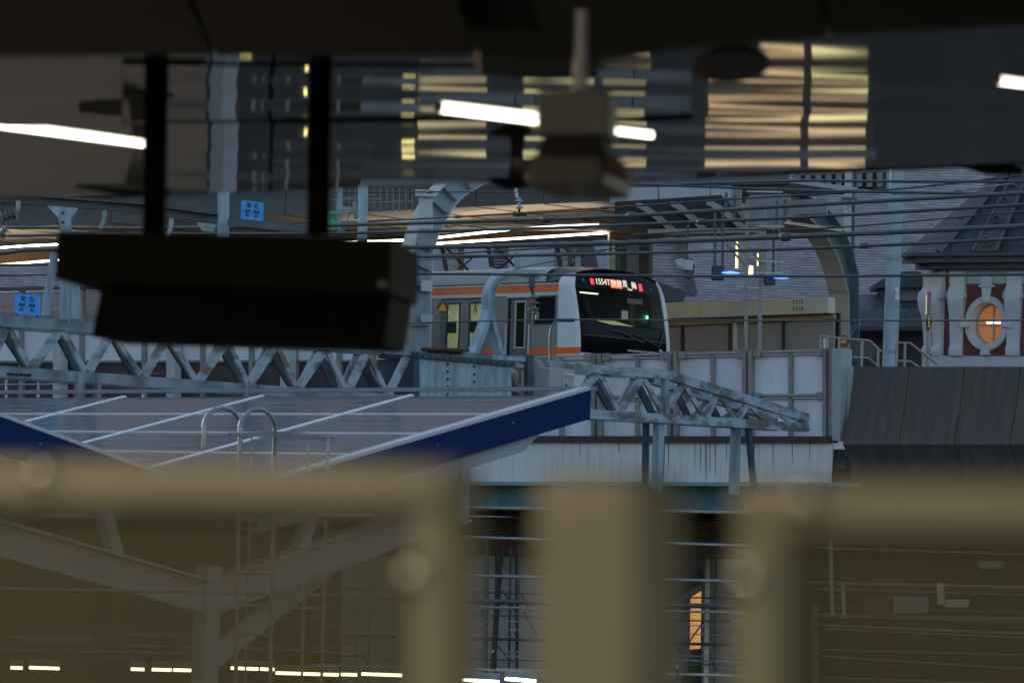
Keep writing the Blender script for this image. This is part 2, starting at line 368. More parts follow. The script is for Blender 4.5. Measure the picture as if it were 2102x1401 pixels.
def solarmat():
    Mm = mat('solar_glass', (.030, .030, .042), .12, var=.2, scale=1.5)
    n = Mm.node_tree.nodes; L = Mm.node_tree.links; b = n['Principled BSDF']
    tc = n.new('ShaderNodeTexCoord'); wv = n.new('ShaderNodeTexWave'); wv.bands_direction = 'Y'; wv.inputs['Scale'].default_value = 1.15; wv.inputs['Distortion'].default_value = 2.0; wv.inputs['Detail'].default_value = 2
    mp = n.new('ShaderNodeMapping'); mp.inputs['Scale'].default_value = (.12, 1, 1)
    L.new(tc.outputs['UV'], mp.inputs[0]); L.new(mp.outputs[0], wv.inputs[0])
    bpn = n.new('ShaderNodeBump'); bpn.inputs['Strength'].default_value = .06; bpn.inputs['Distance'].default_value = .02
    L.new(wv.outputs['Fac'], bpn.inputs['Height']); L.new(bpn.outputs[0], b.inputs['Normal'])
    cell = n.new('ShaderNodeTexBrick'); cell.offset = 0; cell.inputs['Scale'].default_value = 1; cell.inputs['Brick Width'].default_value = .156; cell.inputs['Row Height'].default_value = .156; cell.inputs['Mortar Size'].default_value = .004
    cell.inputs['Color1'].default_value = (.028, .028, .04, 1); cell.inputs['Color2'].default_value = (.034, .034, .05, 1); cell.inputs['Mortar'].default_value = (.12, .12, .14, 1)
    L.new(tc.outputs['UV'], cell.inputs[0]); L.new(cell.outputs[0], b.inputs['Base Color'])
    return Mm
M['solar'] = solarmat()
M['white_rail'] = mat('white_rail', (.78, .77, .80), .5, var=.08)
NS = 6; SW = 14.5 / NS
for i in range(NS):
    for j in range(5):
        a, b = .22 + j * .99, .22 + (j + 1) * .99 - .05
        s0, s1 = .10 + i * SW, .10 + (i + 1) * SW - .07
        q = deckpoly(a, b, s0, s1, .0)
        mb = MB(); mb.prism(q, Z * .03); sl_ = (q[1] - q[0]).normalized()
        mb.build('solar_panel', M['solar'], roof, uvaxes=(q[0], Uv, sl_))
for i in range(1, NS):
    mb = MB(); mb.bar(wing(.15, .065 + i * SW, .02), wing(5.1, .065 + i * SW, .02), .07, .04); mb.build('panel_rail', M['white_rail'], roof)
for j in range(1, 5):
    mb = MB(); mb.bar(wing(.195 + j * .99, .1, .02), wing(.195 + j * .99, 14.4, .02), .045, .035); mb.build('panel_rail', M['white_rail'], roof)
for l in (1.2, 2.3, 3.4, 6.3, 7.4):
    mb = MB(); mb.lathe(wing(l, -.02, -.06), -Uv, [(0, .010), (.010, .010), (.014, .005)], 8); mb.build('bolt', M['galv'], roof)
# Y column with raking arms and struts
for s in (.12, 6.5, 12.5):
    yc = thing('roof_column', {.12: 'grey steel Y column under the near end of the solar roof', 6.5: 'second grey Y column deeper under the solar roof', 12.5: 'farthest grey Y column under the solar roof'}[s], 'column', V((wing(5.2, s).x, wing(5.2, s).y, 1.2)))
    top = wing(5.2, s, -.90); bot = V((top.x, top.y, 1.2))
    wm = M['colw'] = M.get('colw') or mat('column_grey', (.42, .43, .46), .5, var=.12)
    mb = MB(); mb.bar(bot, top + Z * .3, .18, .18, up=Uv); mb.build('shaft', wm, yc)
    for l, dz_ in ((1.75, -.79), (8.6, -1.03)):
        e = wing(l, s, dz_); mb = MB(); d = (e - top).normalized(); u2 = d.cross(Uv).normalized()
        mb.bar(top, e, .05, .28, up=u2); mb.build('arm', wm, yc)
        for k in (-1, 1):
            mb = MB(); mb.bar(top + u2 * .15 * k, e + u2 * .15 * k, .2, .025, up=u2); mb.build('arm_flange', wm, yc)
    for l in (3.8, 6.6):
        e = wing(l, s, -.22); f_ = top + (wing(1.75, s, -.79) - top if l < 5 else wing(8.6, s, -1.03) - top) * .34
        mb = MB(); mb.bar(f_ + Z * .15, e, .12, .12, up=Uv); mb.build('strut', wm, yc)
    for l, dz_ in ((1.75, -.95), (8.6, -1.2)):
        mb = MB(); mb.bar(wing(l, s, -.27), wing(l, s, dz_), .12, .06, up=Uv); mb.build('end_post', wm, yc)
    br0 = top - Z * .62
    mb = MB(); mb.bar(br0, wing(2.4, s + .8, -1.0), .05, .24, up=Z); mb.build('brace', wm, yc)
# platform below that roof, its lamps and an unseen lit waiting room added for the polished ceiling to mirror
mb = MB(); mb.prism([wing(1.0, -1, 0), wing(8.6, -1, 0), wing(8.6, 30, 0), wing(1.0, 30, 0)], Z * .001)
for i, p in enumerate(mb.v): mb.v[i] = (p[0], p[1], 1.2 if i < 4 else .05)
mb.build('island_platform', M['asphalt'], kind='structure', smooth=False)
def low_lamp(x0, x1, y, Y, label, y2=None):
    a, b = P(x0, y, Y), P(x1, y2 or y + (x1 - x0) * .02, Y + (x0 - x1) * .0)
    t = thing('platform_lamp', label, 'lamp', (a + b) / 2, 'fluorescent lamps under the low platform roofs')
    mb = MB(); mb.tube([a, b], .019, 10); mb.build('light_tube', M['lamp_low'], t)
    mb = MB(); mb.bar(a + Z * .06, b + Z * .06, .14, .07); mb.build('reflector', M['lgrey'], t)
for (x0, x1, y, y2, l) in ((22, 46, 1369, 1370, 'short lit tube lowest at the far left, beside a longer one'), (60, 122, 1369, 1371, 'lit tube at lower far left behind the glass, left of a white bracket'),
        (269, 296, 1372, 1373, 'short lit tube first in the second lamp row behind the left glass'), (312, 352, 1373, 1374, 'middle lit tube of the second lamp row behind the left glass'), (356, 401, 1374, 1375, 'last lit tube of the second lamp row, just left of the Y column'),
        (474, 530, 1370, 1372, 'lit tube just right of the Y column behind glass'), (534, 563, 1372, 1373, 'short lit tube between two longer ones right of the Y column'), (566, 695, 1380, 1384, 'longest lit tube behind the left glass panel'),
        (700, 733, 1383, 1384, 'short lit tube following the longest one behind glass'), (742, 825, 1382, 1385, 'lit tube behind the left glass next to the frame stile'), (950, 1025, 1394, 1399, 'bright lit tube in the open gap beside the left railing frame'), (1037, 1100, 1392, 1397, 'bright lit tube in the open gap beside the bare post')):
    low_lamp(x0, x1, y, 40.0, l, y2)

M['warm_win'] = glow('warm_lit_window', (1, .72, .38), .62)
M['strip'] = glow('yellow_strip', (.95, .85, .3), 1.6)
M['yel_win2'] = glow('dim_lit_window', (.85, .7, .36), .6)
M['yel_win'] = glow('greenish_lit_window', (.85, .78, .36), 1.0)
kr = thing('waiting_room', 'lit waiting room with warm windows below the solar roof, mirrored in the ceiling', 'kiosk', V((1.9, 31, 1.2)))
mb = MB(); mb.box(V((2.0, 33.2, 2.65)), V((4.0, 0, 0)), V((0, 1.0, 0)), V((0, 0, 1.4))); mb.build('wall', M['dgrey'], kr)
wrows = ((3.94, 4.03), (3.44, 3.55), (2.95, 3.08), (2.5, 2.6))
for k, (z0, z1) in enumerate(wrows):
    for x0, x1, mm in ((.05, .72, 'yel_win'), (.80, 1.22, 'yel_win2'), (1.78, 2.68, 'warm_win'), (2.76, 3.30, 'yel_win' if k % 2 else 'warm_win')) + (((-.95, -.30, 'yel_win2'),) if k in (0, 2, 4) else ()):
        mb = MB(); mb.box(V(((x0 + x1) / 2, 32.19, (z0 + z1) / 2)), V(((x1 - x0) / 2, 0, 0)), V((0, .02, 0)), V((0, 0, (z1 - z0) / 2))); mb.build('window', M[mm], kr)
for i, (x, z0, z1) in enumerate(((-1.1, 2.3, 4.1), (-2.05, 3.5, 3.8), (-2.7, 3.1, 3.3))):  # unseen machines added to put yellow glints in the ceiling
    vm = thing('vending_machine', ['tall vending machine with yellow lit strip left of the waiting room', 'vending machine with a small lit panel further left of the waiting room', 'dark vending machine with low lit panel, farthest from the waiting room'][i], 'vending machine', V((x, 33, 1.2)))
    mb = MB(); mb.box(V((x, 33, 2.7)), V((.3, 0, 0)), V((0, .35, 0)), V((0, 0, 1.5))); mb.build('case', M['dgrey'], vm)
    mb = MB(); mb.box(V((x + .05, 32.63, (z0 + z1) / 2)), V((.06, 0, 0)), V((0, .02, 0)), V((0, 0, (z1 - z0) / 2))); mb.build('lit_panel', M['strip'], vm)

# service ladder with hooped handrails in front of the roof
ld = thing('service_ladder', 'galvanised service ladder with two hooped handrails rising over the solar roof', 'ladder', P(500, 1380, 29))
def hoop(x0, xm, x1, ytop, yl, yr, Y0, Y1):
    pts = [P(x0, yl, Y0), P(x0 + 2, (yl + ytop) / 2 + 8, Y0)]
    for k in range(9):
        a = math.pi * k / 8; pts.append(P((x0 + x1) / 2 - (x1 - x0) / 2 * math.cos(a), ytop + 42 - 42 * math.sin(a), lerp(Y0, Y1, k / 8)))
    pts += [P(x1 - 3, yr, Y1), P(x1 - 10, 1400, Y1)]
    return pts
for k, (x0, x1, yl) in enumerate(((418, 494, 920), (492, 565, 925))):
    mb = MB(); mb.tube(hoop(x0, 0, x1, 836 + 3 * k, yl, 960, 28.8, 29.2), .019, 12); mb.build('handrail', M['galv'], ld)
mb = MB(); mb.bar(P(470, 891, 28.7), P(560, 893, 29), .05, .03); mb.bar(P(560, 893, 29), P(682, 900, 29.5), .05, .035); mb.bar(P(470, 891, 28.7), P(600, 888, 29.6), .04, .03); mb.bar(P(600, 888, 29.6), P(682, 898, 29.5), .04, .03); mb.build('hoop_plate', M['galv'], ld)
for x, y, w in ((517, 896, .016), (567, 895, .02), (570, 895, .016), (633, 900, .022), (674, 900, .026)):
    mb = MB(); mb.bar(P(x, y, 29.3), P(x - 14, 1400, 29.3), w, w); mb.build('stile', M['galv'], ld)
for y in (1085, 1175, 1240, 1300, 1360):
    mb = MB(); mb.tube([P(486, y, 29.2), P(560, y + 3, 29.2)], .011, 8); mb.build('rung', M['galv'], ld)
for y in (1065, 1242):
    mb = MB(); mb.bar(P(486, y, 29.2), P(676, y + 6, 29.4), .05, .02); mb.build('cage_ring', M['galv'], ld)
# ------------------------------------------------------------------ elevated viaduct: wall, girder, noise barriers
TO = P(1188, 717, 67.0)                                     # train: near front corner at the waist stripe
def T(s, t, z): return TO + Uv * s + Vv * t + Z * z
FO = TO - Vv * 1.7                                          # barrier plane
def fp(x, y, d=0.0): return hit(x, y, FO, Vv) - Vv * d
def fprism(pts, d0, d1): 
    mb = MB(); mb.prism([fp(x, y) - Vv * d0 for x, y in pts], -Vv * (d1 - d0)); return mb
via = thing('viaduct', 'elevated railway viaduct with rust-streaked white wall and teal steel girder', 'viaduct', V((fp(1400, 990).x, fp(1400, 990).y, 0)))
fprism([(-300, 905), (1722, 908), (1718, 992), (-300, 985)], .15, .19).build('side_wall', M['stain_wall'], via)
fprism([(-300, 893), (1722, 896), (1722, 909), (-300, 906)], .02, .26).build('ledge', M['dark_trim'], via)
fprism([(-300, 984), (1765, 991), (1765, 999), (-300, 992)], -.1, .42).build('girder_flange', mat('teal_light', (.20, .33, .34), .5), via)
fprism([(-300, 992), (1765, 999), (1765, 1044), (-300, 1034)], .1, .14).build('girder_web', M['teal'], via)
fprism([(-300, 1034), (1765, 1044), (1765, 1050), (-300, 1040)], -.1, .42).build('girder_flange', M['teal'], via)
zt = fp(1400, 905).z; zb = fp(1400, 1040).z
mb = MB(); a = fp(-600, 900); b = fp(1740, 900)
mb.prism([V((q.x, q.y, zt - .12)) for q in (a, b, b + Vv * 9, a + Vv * 9)], Z * -.35); mb.build('deck', M['concrete'], via)
for k in range(1, 5):
    mb = MB(); mb.bar(V((a.x, a.y, zb + .2)) + Vv * k * 2.0, V((b.x, b.y, zb + .2)) + Vv * k * 2.0, .3, .9); mb.build('floor_beam', M['rust'], via)
fprism([(940, 1062), (1765, 1076), (1765, 1150), (940, 1140)], -1.2, -1.1).build('cross_girder', M['rust'], via)
# rust runs and stains on the wall have their own shapes
for x, w, y1, c in ((1376, 5, 986, 'rust_run'), (1386, 2.2, 968, 'rust_run'), (1374, 3, 950, 'rust_run'), (1562, 3, 935, 'rust_run'), (1284, 2.5, 930, 'rust_run'), (1452, 3, 975, 'grime_run'), (1463, 4, 984, 'grime_run'), (1471, 2.5, 972, 'grime_run'), (1482, 3, 980, 'grime_run'), (1440, 2, 960, 'grime_run'), (1205, 2, 940, 'grime_run'), (1640, 2.5, 955, 'grime_run'), (1676, 2, 948, 'grime_run'), (1600, 2, 962, 'grime_run'), (1505, 2.5, 950, 'grime_run')):
    M[c] = M.get(c) or (mat('rust_run', (.30, .13, .07), .8, var=.5, scale=6) if c == 'rust_run' else mat('grime_run', (.30, .29, .27), .8, var=.3, scale=6))
    fprism([(x - w / 2, 909), (x + w / 2, 909), (x + w * .3, lerp(909, y1, .6)), (x + w * .08, y1), (x - w * .1, y1 - 3), (x - w * .35, lerp(909, y1, .5))], .19, .194).build('stain', M[c], via)
for q_, c_ in enumerate(((.56, .58, .64), (.64, .66, .71), (.59, .60, .63))): M['wp%d' % q_] = mat('white_barrier_panel_tone', c_, .5, col2=tuple(v * .72 for v in c_), scale=2.2, stretch=(1, 1, .25), ramp=(.25, .6))
M['ra'] = mat('rail_alu', (.34, .33, .32), .45)
wb = thing('noise_barrier', 'white panelled noise barrier with brown steel frames on the viaduct beside the train', 'noise barrier', fp(1400, 905))
posts = [(1075, 724, 898), (1231, 728, 897), (1387, 724, 898), (1541, 720, 899), (1706, 716, 900)]
def ln(pa, pb, x): return pa[1] + (pb[1] - pa[1]) * (x - pa[0]) / (pb[0] - pa[0])
topy = lambda x: ln((1085, 731), (1710, 716), x)
midy = lambda x: ln((1085, 813), (1710, 807), x)
boty = lambda x: ln((1085, 897), (1710, 899), x)
edges = [940, 1075, 1231, 1387, 1541, 1706]
for i in range(5):
    a, b = edges[i], edges[i + 1]
    fprism([(a + 8, topy(a) + 6), (b - 8, topy(b) + 6), (b - 8, boty(b)), (a + 8, boty(a))], -.02, .0).build('barrier_panel', M['wp%d' % (i % 3)], wb)
    for fy, nm in ((topy, 'top_rail'), (midy, 'middle_rail'), (boty, 'bottom_rail')):
        for dy, h, d in ((0, 4.5, .07), (7, 4, .05)):
            fprism([(a + 10, fy(a) + dy), (b - 9, fy(b) + dy), (b - 9, fy(b) + dy + h), (a + 10, fy(a) + dy + h)], .0, d).build(nm, M['ra'], wb)
        for x in (a + 20, b - 17):
            fprism([(x - 8, fy(x) - 2), (x + 6, fy(x) - 2), (x + 6, fy(x) + 13), (x - 8, fy(x) + 13)], .05, .10).build('clip', M['galv'], wb)
    mx = (a + b) / 2 + 2
    fprism([(mx - 4, topy(mx)), (mx + 4, topy(mx)), (mx + 4, boty(mx)), (mx - 4, boty(mx))], .0, .05).build('stud', M['bar_frame'], wb)
for x in edges:
    for dx, w in ((-8, 7), (5, 8)):
        fprism([(x + dx - w / 2, topy(x) - 2), (x + dx + w / 2, topy(x) - 2), (x + dx + w / 2, boty(x) + 4), (x + dx - w / 2, boty(x) + 4)], .0, .09).build('barrier_post', M['bar_frame'], wb)
    fprism([(x - 4, topy(x)), (x + 1, topy(x)), (x + 1, boty(x)), (x - 4, boty(x))], -.06, -.03).build('post_gap', M['dark_trim'], wb)
mb = MB(); fprism([(1722, 716), (1742, 716), (1738, 905), (1722, 905)], -.1, .2).build('end_post', mat('end_post_grey', (.34, .38, .37), .5), wb)

# barrier further left: taller, with frosted upper panes
fb = thing('frosted_barrier', 'taller noise barrier with frosted upper panes and white panels, left of the arched column', 'noise barrier', fp(400, 905))
M['frost'] = glassy('frosted_pane', (.9, .88, .9), .45, (.34, .31, .31), .5)
ly = lambda y0, y1: (lambda x: ln((0, y0), (830, y1), x))
t1, t2, t3, t4, t5 = ly(590, 575), ly(672, 668), ly(740, 738), ly(815, 818), ly(905, 905)
fprism([(-300, t1(-300)), (835, t1(835)), (835, t1(835) + 8), (-300, t1(-300) + 8)], .0, .10).build('top_rail', M['dgrey'], fb)
ex = [-300, -130, 48, 172, 300, 420, 520, 610, 700, 770, 838]
for i in range(len(ex) - 1):
    a, b = ex[i] + 4, ex[i + 1] - 4
    fprism([(a, t1(a) + 10), (b, t1(b) + 10), (b, t2(b)), (a, t2(a))], .0, .02).build('frosted_pane', M['frost'], fb)
    fprism([(a, t2(a) + 3), (b, t2(b) + 3), (b, t3(b)), (a, t3(a))], .0, .02).build('barrier_panel', M['white_panel'], fb)
    fprism([(a, t3(a) + 5), (b, t3(b) + 5), (b, t4(b)), (a, t4(a))], -.05, .0).build('lower_panel', mat('dark_rusty_panel', (.055, .042, .042), .7, var=.4) if 'drp' not in M else M['drp'], fb)
    M['drp'] = M.get('drp') or bpy.data.materials['dark_rusty_panel']
for x in ex:
    fprism([(x - 4, t1(x) + 5), (x + 4, t1(x) + 5), (x + 4, t5(x)), (x - 4, t5(x))], .0, .08).build('barrier_post', M['bar_frame'], fb)
for tt in (t2, t3):
    fprism([(-300, tt(-300)), (838, tt(838)), (838, tt(838) + 4), (-300, tt(-300) + 4)], .0, .06).build('rail', M['bar_frame'], fb)
for x, w in ((138, 8), (371, 8), (606, 9)):
    fprism([(x - w, t2(x)), (x + w, t2(x)), (x + w, t5(x)), (x - w, t5(x))], .1, .3).build('pilaster', mat('pale_post', (.42, .45, .46), .5) if 'pp' not in M else M['pp'], fb)
    M['pp'] = bpy.data.materials['pale_post']
fprism([(-300, 822), (838, 830), (838, 900), (-300, 895)], -.1, .1).build('base_wall', M['drp'], fb)
wr = thing('walkway_railing', 'rusty pipe handrail of the walkway just behind the solar roof edge', 'railing', fp(300, 830, 6))
wy = lambda x: ln((0, 803), (780, 800), x)
mb = MB(); mb.tube([fp(-100, wy(-100), 6), fp(800, wy(800), 6)], .022, 8); mb.build('handrail', M['rust'], wr)
mb = MB(); mb.tube([fp(-100, wy(-100) + 17, 6), fp(800, wy(800) + 17, 6)], .014, 8); mb.build('lower_rail', M['steel'], wr)
for x in (34, 95, 222, 285, 350, 415, 479, 545, 670, 762):
    mb = MB(); mb.tube([fp(x, wy(x), 6), fp(x - 1, 860, 6)], .028, 8); mb.build('baluster', M['steel'], wr)

# concrete parapet on the right
cp = thing('concrete_parapet', 'dark curved concrete parapet wall in tall segments, right of the white barrier', 'parapet wall', fp(1900, 985))
cx = [1752, 1866, 1980, 2094, 2210, 2330]
def cpt(x, k):     # k: 0 top ... profile leaning outwards towards the foot
    y = [752, 800, 860, 913, 918, 960, 1010][k]; d = [0, .10, .32, .62, .60, .05, -.02][k]
    lean = [0, -2, -6, -14, -14, -5, -2][k]
    p = fp(x, y + .002 * (x - 1750)); q = fp(1752, 752)
    return fp(x + lean * .6, 752) * 1.0, y, d
for i in range(len(cx) - 1):
    rows = []
    for x in (cx[i] + .8, cx[i + 1] - .8):
        r = []
        base = fp(x, 752)
        for k in range(7):
            y = [752, 790, 840, 913, 917, 955, 1030][k]; d = [0, .03, .10, .26, .23, .03, -.06][k]
            z = fp(x, y).z
            r.append(V((base.x, base.y, z)) - Vv * d)
        r += [V((base.x, base.y, fp(x, 1030).z)) + Vv * .3, V((base.x, base.y, base.z)) + Vv * .3]
        rows.append(r)
    mb = MB(); mb.loft(rows, True); mb.f += [tuple(range(9)), tuple(range(17, 8, -1))]
    mb.build('wall_segment', M['concrete'], cp)
mb = MB(); mb.prism([fp(1742, 752), fp(1753, 752), fp(1740, 905), fp(1732, 905)], Vv * .3); mb.build('joint_plate', M['pp'], cp)
mb = MB(); mb.prism([fp(1722, 905, -.4), fp(2400, 905, -.4), fp(2400, 1100, -.4), fp(1722, 1100, -.4)], Vv * .3); mb.build('back_wall', M['concrete'], cp)
# ------------------------------------------------------------------ the commuter train
tr = thing('commuter_train', 'silver commuter train with orange stripes and black front showing 1554T', 'train', T(9, 1.47, -2.0))
WID = 2.95; LEN = 24.0
def sec(s, zt_=1.36, crown=1.74):
    r = [T(s, 0, -1.2), T(s, 0, zt_ - .02)]
    for k in range(13):
        a = math.pi * k / 12
        t = WID / 2 - WID / 2 * math.copysign(abs(math.cos(a)) ** .8, math.cos(a)); z = zt_ + (crown - zt_) * math.sin(a) ** .55
        r.append(T(s, t, z))
    r += [T(s, WID, zt_ - .02), T(s, WID, -1.2)]
    return r
# side wall pieces around the openings (near side), window/door openings by s,z
def side(s0, s1, z0, z1, t0, th, name, m_, par=None, bevel=0):
    mb = MB(); mb.box(T((s0 + s1) / 2, t0 + th / 2, (z0 + z1) / 2), Uv * (s1 - s0) / 2, Vv * th / 2, Z * (z1 - z0) / 2)
    return mb.build(name, m_, par or tr, bevel=bevel)
NOSE = .58
body = MB()
rf = MB()
rf.loft([[T(s, 0, 1.345)] + sec(s)[2:15] + [T(s, WID, 1.345)] for s in (NOSE + .35, 6, 12, 18, LEN)]); 
rf.build('roof', M['train_roof'], tr)
def door_spans():
    out = []; s = 2.52
    while s < LEN - 2: out.append((s, s + 1.30)); s += 4.9
    return out
opens = [(1.30, 1.95)] + door_spans()
cur = NOSE
segs = []
for a, b in opens: segs.append((cur, a)); cur = b
segs.append((cur, LEN))
wins = {0: [(.64, 1.22)]}
for i, (a, b) in enumerate(segs):
    if i == 0: w = [(.66, 1.21)]
    elif i == 1: w = []
    else:
        mid = (a + b) / 2; w = [(a + .55, mid - .05), (mid + .05, b - .55)]
    zlo, zhi = (.52, 1.06) if i == 0 else (.12, .98)
    c = a
    for (p, q) in w:
        side(c, p, zlo, zhi, 0, .06, 'body_side', M['silver']); c = q
        side(p, q, zlo, zhi, .03, .015, 'window', M.get('tglass') or M.setdefault('tglass', mat('dark_train_glass', (.012, .016, .015), .1, spec=.25)))
        for zz in (zlo, zhi):
            side(p - .02, q + .02, zz - .015, zz + .015, -.006, .05, 'window_frame', M['dark_trim'])
        for ss in (p, q):
            side(ss - .015, ss + .015, zlo, zhi, -.006, .05, 'window_frame', M['dark_trim'])
    side(c, b, zlo, zhi, 0, .06, 'body_side', M['silver'])
    side(a, b, .05 if i else .05, zlo, 0, .06, 'body_side', M['silver'])
    side(a, b, zhi, 1.15, 0, .06, 'body_side', M['silver'])
    side(a, b, -1.2, -.08, 0, .06, 'body_side', M['silver'])
    side(a, b, -.08, .05, -.004, .06, 'waist_stripe', M['orange_low'])
side(NOSE, LEN, 1.15, 1.305, -.004, .06, 'upper_stripe', M['orange'])
side(NOSE, LEN, 1.09, 1.15, -.012, .06, 'cant_rail', mat('light_rail', (.55, .58, .58), .4))
side(NOSE, LEN, 1.305, 1.335, -.01, .06, 'cant_rail', bpy.data.materials['light_rail'])
side(NOSE, LEN, 1.335, 1.36, -.012, .04, 'gutter', M['dark_trim'])
M['dleaf'] = mat('door_leaf_silver', (.25, .25, .255), .4, metal=.3)
M['din'] = mat('lit_interior', (.55, .55, .45), .6)
def leaf(s0, s1, par_name, dark=False):
    d = None
    ws0, ws1 = s0 + .13, s1 - .13; z0, z1 = .06, .98
    mm = M['cab_leaf'] if dark else M['dleaf']
    mb = MB()
    for (a, b, c, e) in ((s0, ws0, -1.2, 1.08), (ws1, s1, -1.2, 1.08), (ws0, ws1, -1.2, z0), (ws0, ws1, z1, 1.08)):
        mb.box(T((a + b) / 2, .055, (c + e) / 2), Uv * (b - a) / 2, Vv * .018, Z * (e - c) / 2)
    d = mb.build(par_name, mm, tr)
    mb = MB(); mb.box(T((ws0 + ws1) / 2, .06, (z0 + z1) / 2), Uv * (ws1 - ws0) / 2, Vv * .006, Z * (z1 - z0) / 2)
    mb.build('window', M['clear'], d)
    mb = MB()
    for zz in (z0, z1): mb.box(T((ws0 + ws1) / 2, .04, zz), Uv * ((ws1 - ws0) / 2 + .02), Vv * .014, Z * .015)
    for ss in (ws0, ws1): mb.box(T(ss, .04, (z0 + z1) / 2), Uv * .014, Vv * .012, Z * ((z1 - z0) / 2 - .016))
    mb.build('window_frame', M['alu'] if dark else M['dark_trim'], d)
    return d
M['clear'] = glassy('window_glass', (.75, .82, .74), .12, (.05, .06, .055), .05)
M['cab_leaf'] = mat('cab_door_brown', (.17, .155, .15), .45, metal=.2)
leaf(1.36, 1.89, 'cab_door', True)
for ss in (1.30, 1.93):
    side(ss, ss + .03, -1.0, .52, -.05, .03, 'grab_rail', M['alu'])
    side(ss - .0, ss + .05, -1.2, 1.09, .02, .05, 'door_jamb', M['dark_trim'])
side(1.30, 1.98, 1.06, 1.095, -.015, .05, 'door_lintel', bpy.data.materials['light_rail'])
for (a, b) in door_spans():
    for (p, q) in ((a + .02, (a + b) / 2 - .008), ((a + b) / 2 + .008, b - .02)):
        leaf(p, q, 'passenger_door')
    side(a, b, 1.08, 1.10, -.01, .05, 'door_lintel', M['dleaf'])
    for ss in (a, b): side(ss - .02, ss + .02, -1.2, 1.08, -.008, .06, 'door_jamb', M['dleaf'])
# saloon interior
def ibox(s0, s1, t0, t1, z0, z1, name, m_):
    mb = MB(); mb.box(T((s0 + s1) / 2, (t0 + t1) / 2, (z0 + z1) / 2), Uv * (s1 - s0) / 2, Vv * (t1 - t0) / 2, Z * (z1 - z0) / 2); return mb.build(name, m_, tr)
ibox(2.2, LEN - .2, .1, WID - .1, -.95, -.90, 'saloon_floor', M['dgrey'])
ibox(2.2, LEN - .2, .1, WID - .1, 1.25, 1.29, 'saloon_ceiling', mat('saloon_white', (.7, .7, .62), .5))
ibox(2.2, LEN - .2, WID - .12, WID - .05, -.95, 1.25, 'saloon_far_wall', mat('saloon_wall', (.42, .42, .33), .5))
ibox(2.15, 2.2, .1, WID - .1, -1.0, 1.3, 'cab_bulkhead', mat('bulkhead', (.10, .11, .10), .6))
ibox(NOSE + .1, LEN, WID - .04, WID, -1.2, 1.345, 'far_side', M['silver'])
mb = MB()
for t in (.75, 2.15): mb.box(T(7.5, t, 1.235), Uv * 5, Vv * .05, Z * .012)
mb.build('saloon_light', glow('saloon_tube', (.95, .95, .72), 8), tr)
for s in (2.75, 3.45):
    mb = MB(); mb.tube([T(s, 1.0, -.9), T(s, 1.0, .4), T(s - .12, .9, .9), T(s - .12, .9, 1.25)], .028, 8); mb.build('grab_pole', mat('yellow_pole', (.75, .62, .06), .4) if s < 3 else bpy.data.materials['yellow_pole'], tr)
for s in (2.65, 3.38):
    ibox(s + .05, s + .38, .075, .08, .38, .62, 'door_sticker', mat('sticker', (.04, .16, .16), .5) if s < 3 else bpy.data.materials['sticker'])
ibox(4.0, 6.6, 2.3, 2.8, -.9, -.35, 'seat', mat('seat_orange', (.5, .22, .05), .8))
ibox(2.3, 2.36, .5, .62, -.2, 1.0, 'partition', bpy.data.materials['seat_orange'])
ibox(2.7, 3.3, WID - .16, WID - .13, .1, .95, 'far_window', M['tglass']); ibox(3.5, 4.3, WID - .16, WID - .13, .1, .95, 'far_window', M['tglass']); ibox(3.32, 3.42, 1.9, 2.3, -.9, 1.2, 'far_partition', mat('pale_partition', (.6, .6, .5), .5)); ibox(3.6, 4.4, 2.0, 2.5, -.9, -.2, 'seat_back', mat('seat_pale', (.5, .5, .36), .8))
for s in (2.9, 3.1, 3.3, 3.5):
    mb = MB(); mb.tube([T(s, .7, 1.2), T(s, .7, .95), T(s + .05, .7, .83), T(s - .05, .7, .83), T(s, .7, .95)], .012, 6); mb.build('hand_strap', M['dark_trim'], tr)
# nose: white surround lofted round the corner, black mask with windscreen
def lean(z): return -.03 if z < .15 else -.03 + .27 * ((z - .15) / 1.35) ** 1.5
def tl(z): return .02 if z < 1.25 else .02 + .10 * (z - 1.25) / .3
def tr_(z): return 2.60 if z < 1.15 else 2.60 - .10 * ((z - 1.15) / .35) ** 2
zs = [-1.2, -.6, 0, .3, .6, .9, 1.1, 1.25, 1.36, 1.46, 1.52]
def nose_row(z):
    L_ = lean(z); up = max(0, z - 1.36)
    return [T(NOSE, up * .9, z), T(.36 + L_ * .6, up * .8, z), T(.14 + L_ * .95, up * .6, z), T(.05 + L_, tl(z) * .6, z), T(L_, tl(z) + .01, z)]
mb = MB(); mb.loft([nose_row(z) for z in zs]); mb.build('nose_pillar', M['mask_white'], tr)
def nose_far(z):
    L_ = lean(z); up = max(0, z - 1.2)
    return [T(L_, tr_(z) - .01, z), T(L_ + .01, tr_(z) + .13, z), T(L_ + .07, tr_(z) + .22, z), T(L_ + .25, 2.88 - up * .3, z), T(NOSE + .12, 2.92 - up * .3, z)]
mb = MB(); mb.loft([nose_far(z) for z in zs]); mb.build('nose_pillar', M['mask_white'], tr)
mb = MB(); mb.loft([[p - Vv * .004 - Uv * .004 for p in nose_row(z)] for z in (-.08, -.02, .05)]); mb.build('waist_stripe', M['orange_low'], tr)
def front(t, z, out=.0):       # point on the windscreen surface, bulging slightly forward at the centre
    c = (t - 1.36) / 1.36
    return T(lean(z) - .10 * (1 - c * c) - out, t, z)
def mrow(z, n=12): return [front(tl(z) + (tr_(z) - tl(z)) * k / n, z) for k in range(n + 1)]
mb = MB(); mb.loft([mrow(z) for z in (-.05, 0, .1, .2, .30, .42, .52)]); mb.build('front_mask', M['mask_black'], tr)
def ztop(t): return 1.50 + .13 * (1 - abs((t - 1.36) / 1.36) ** 3.0)
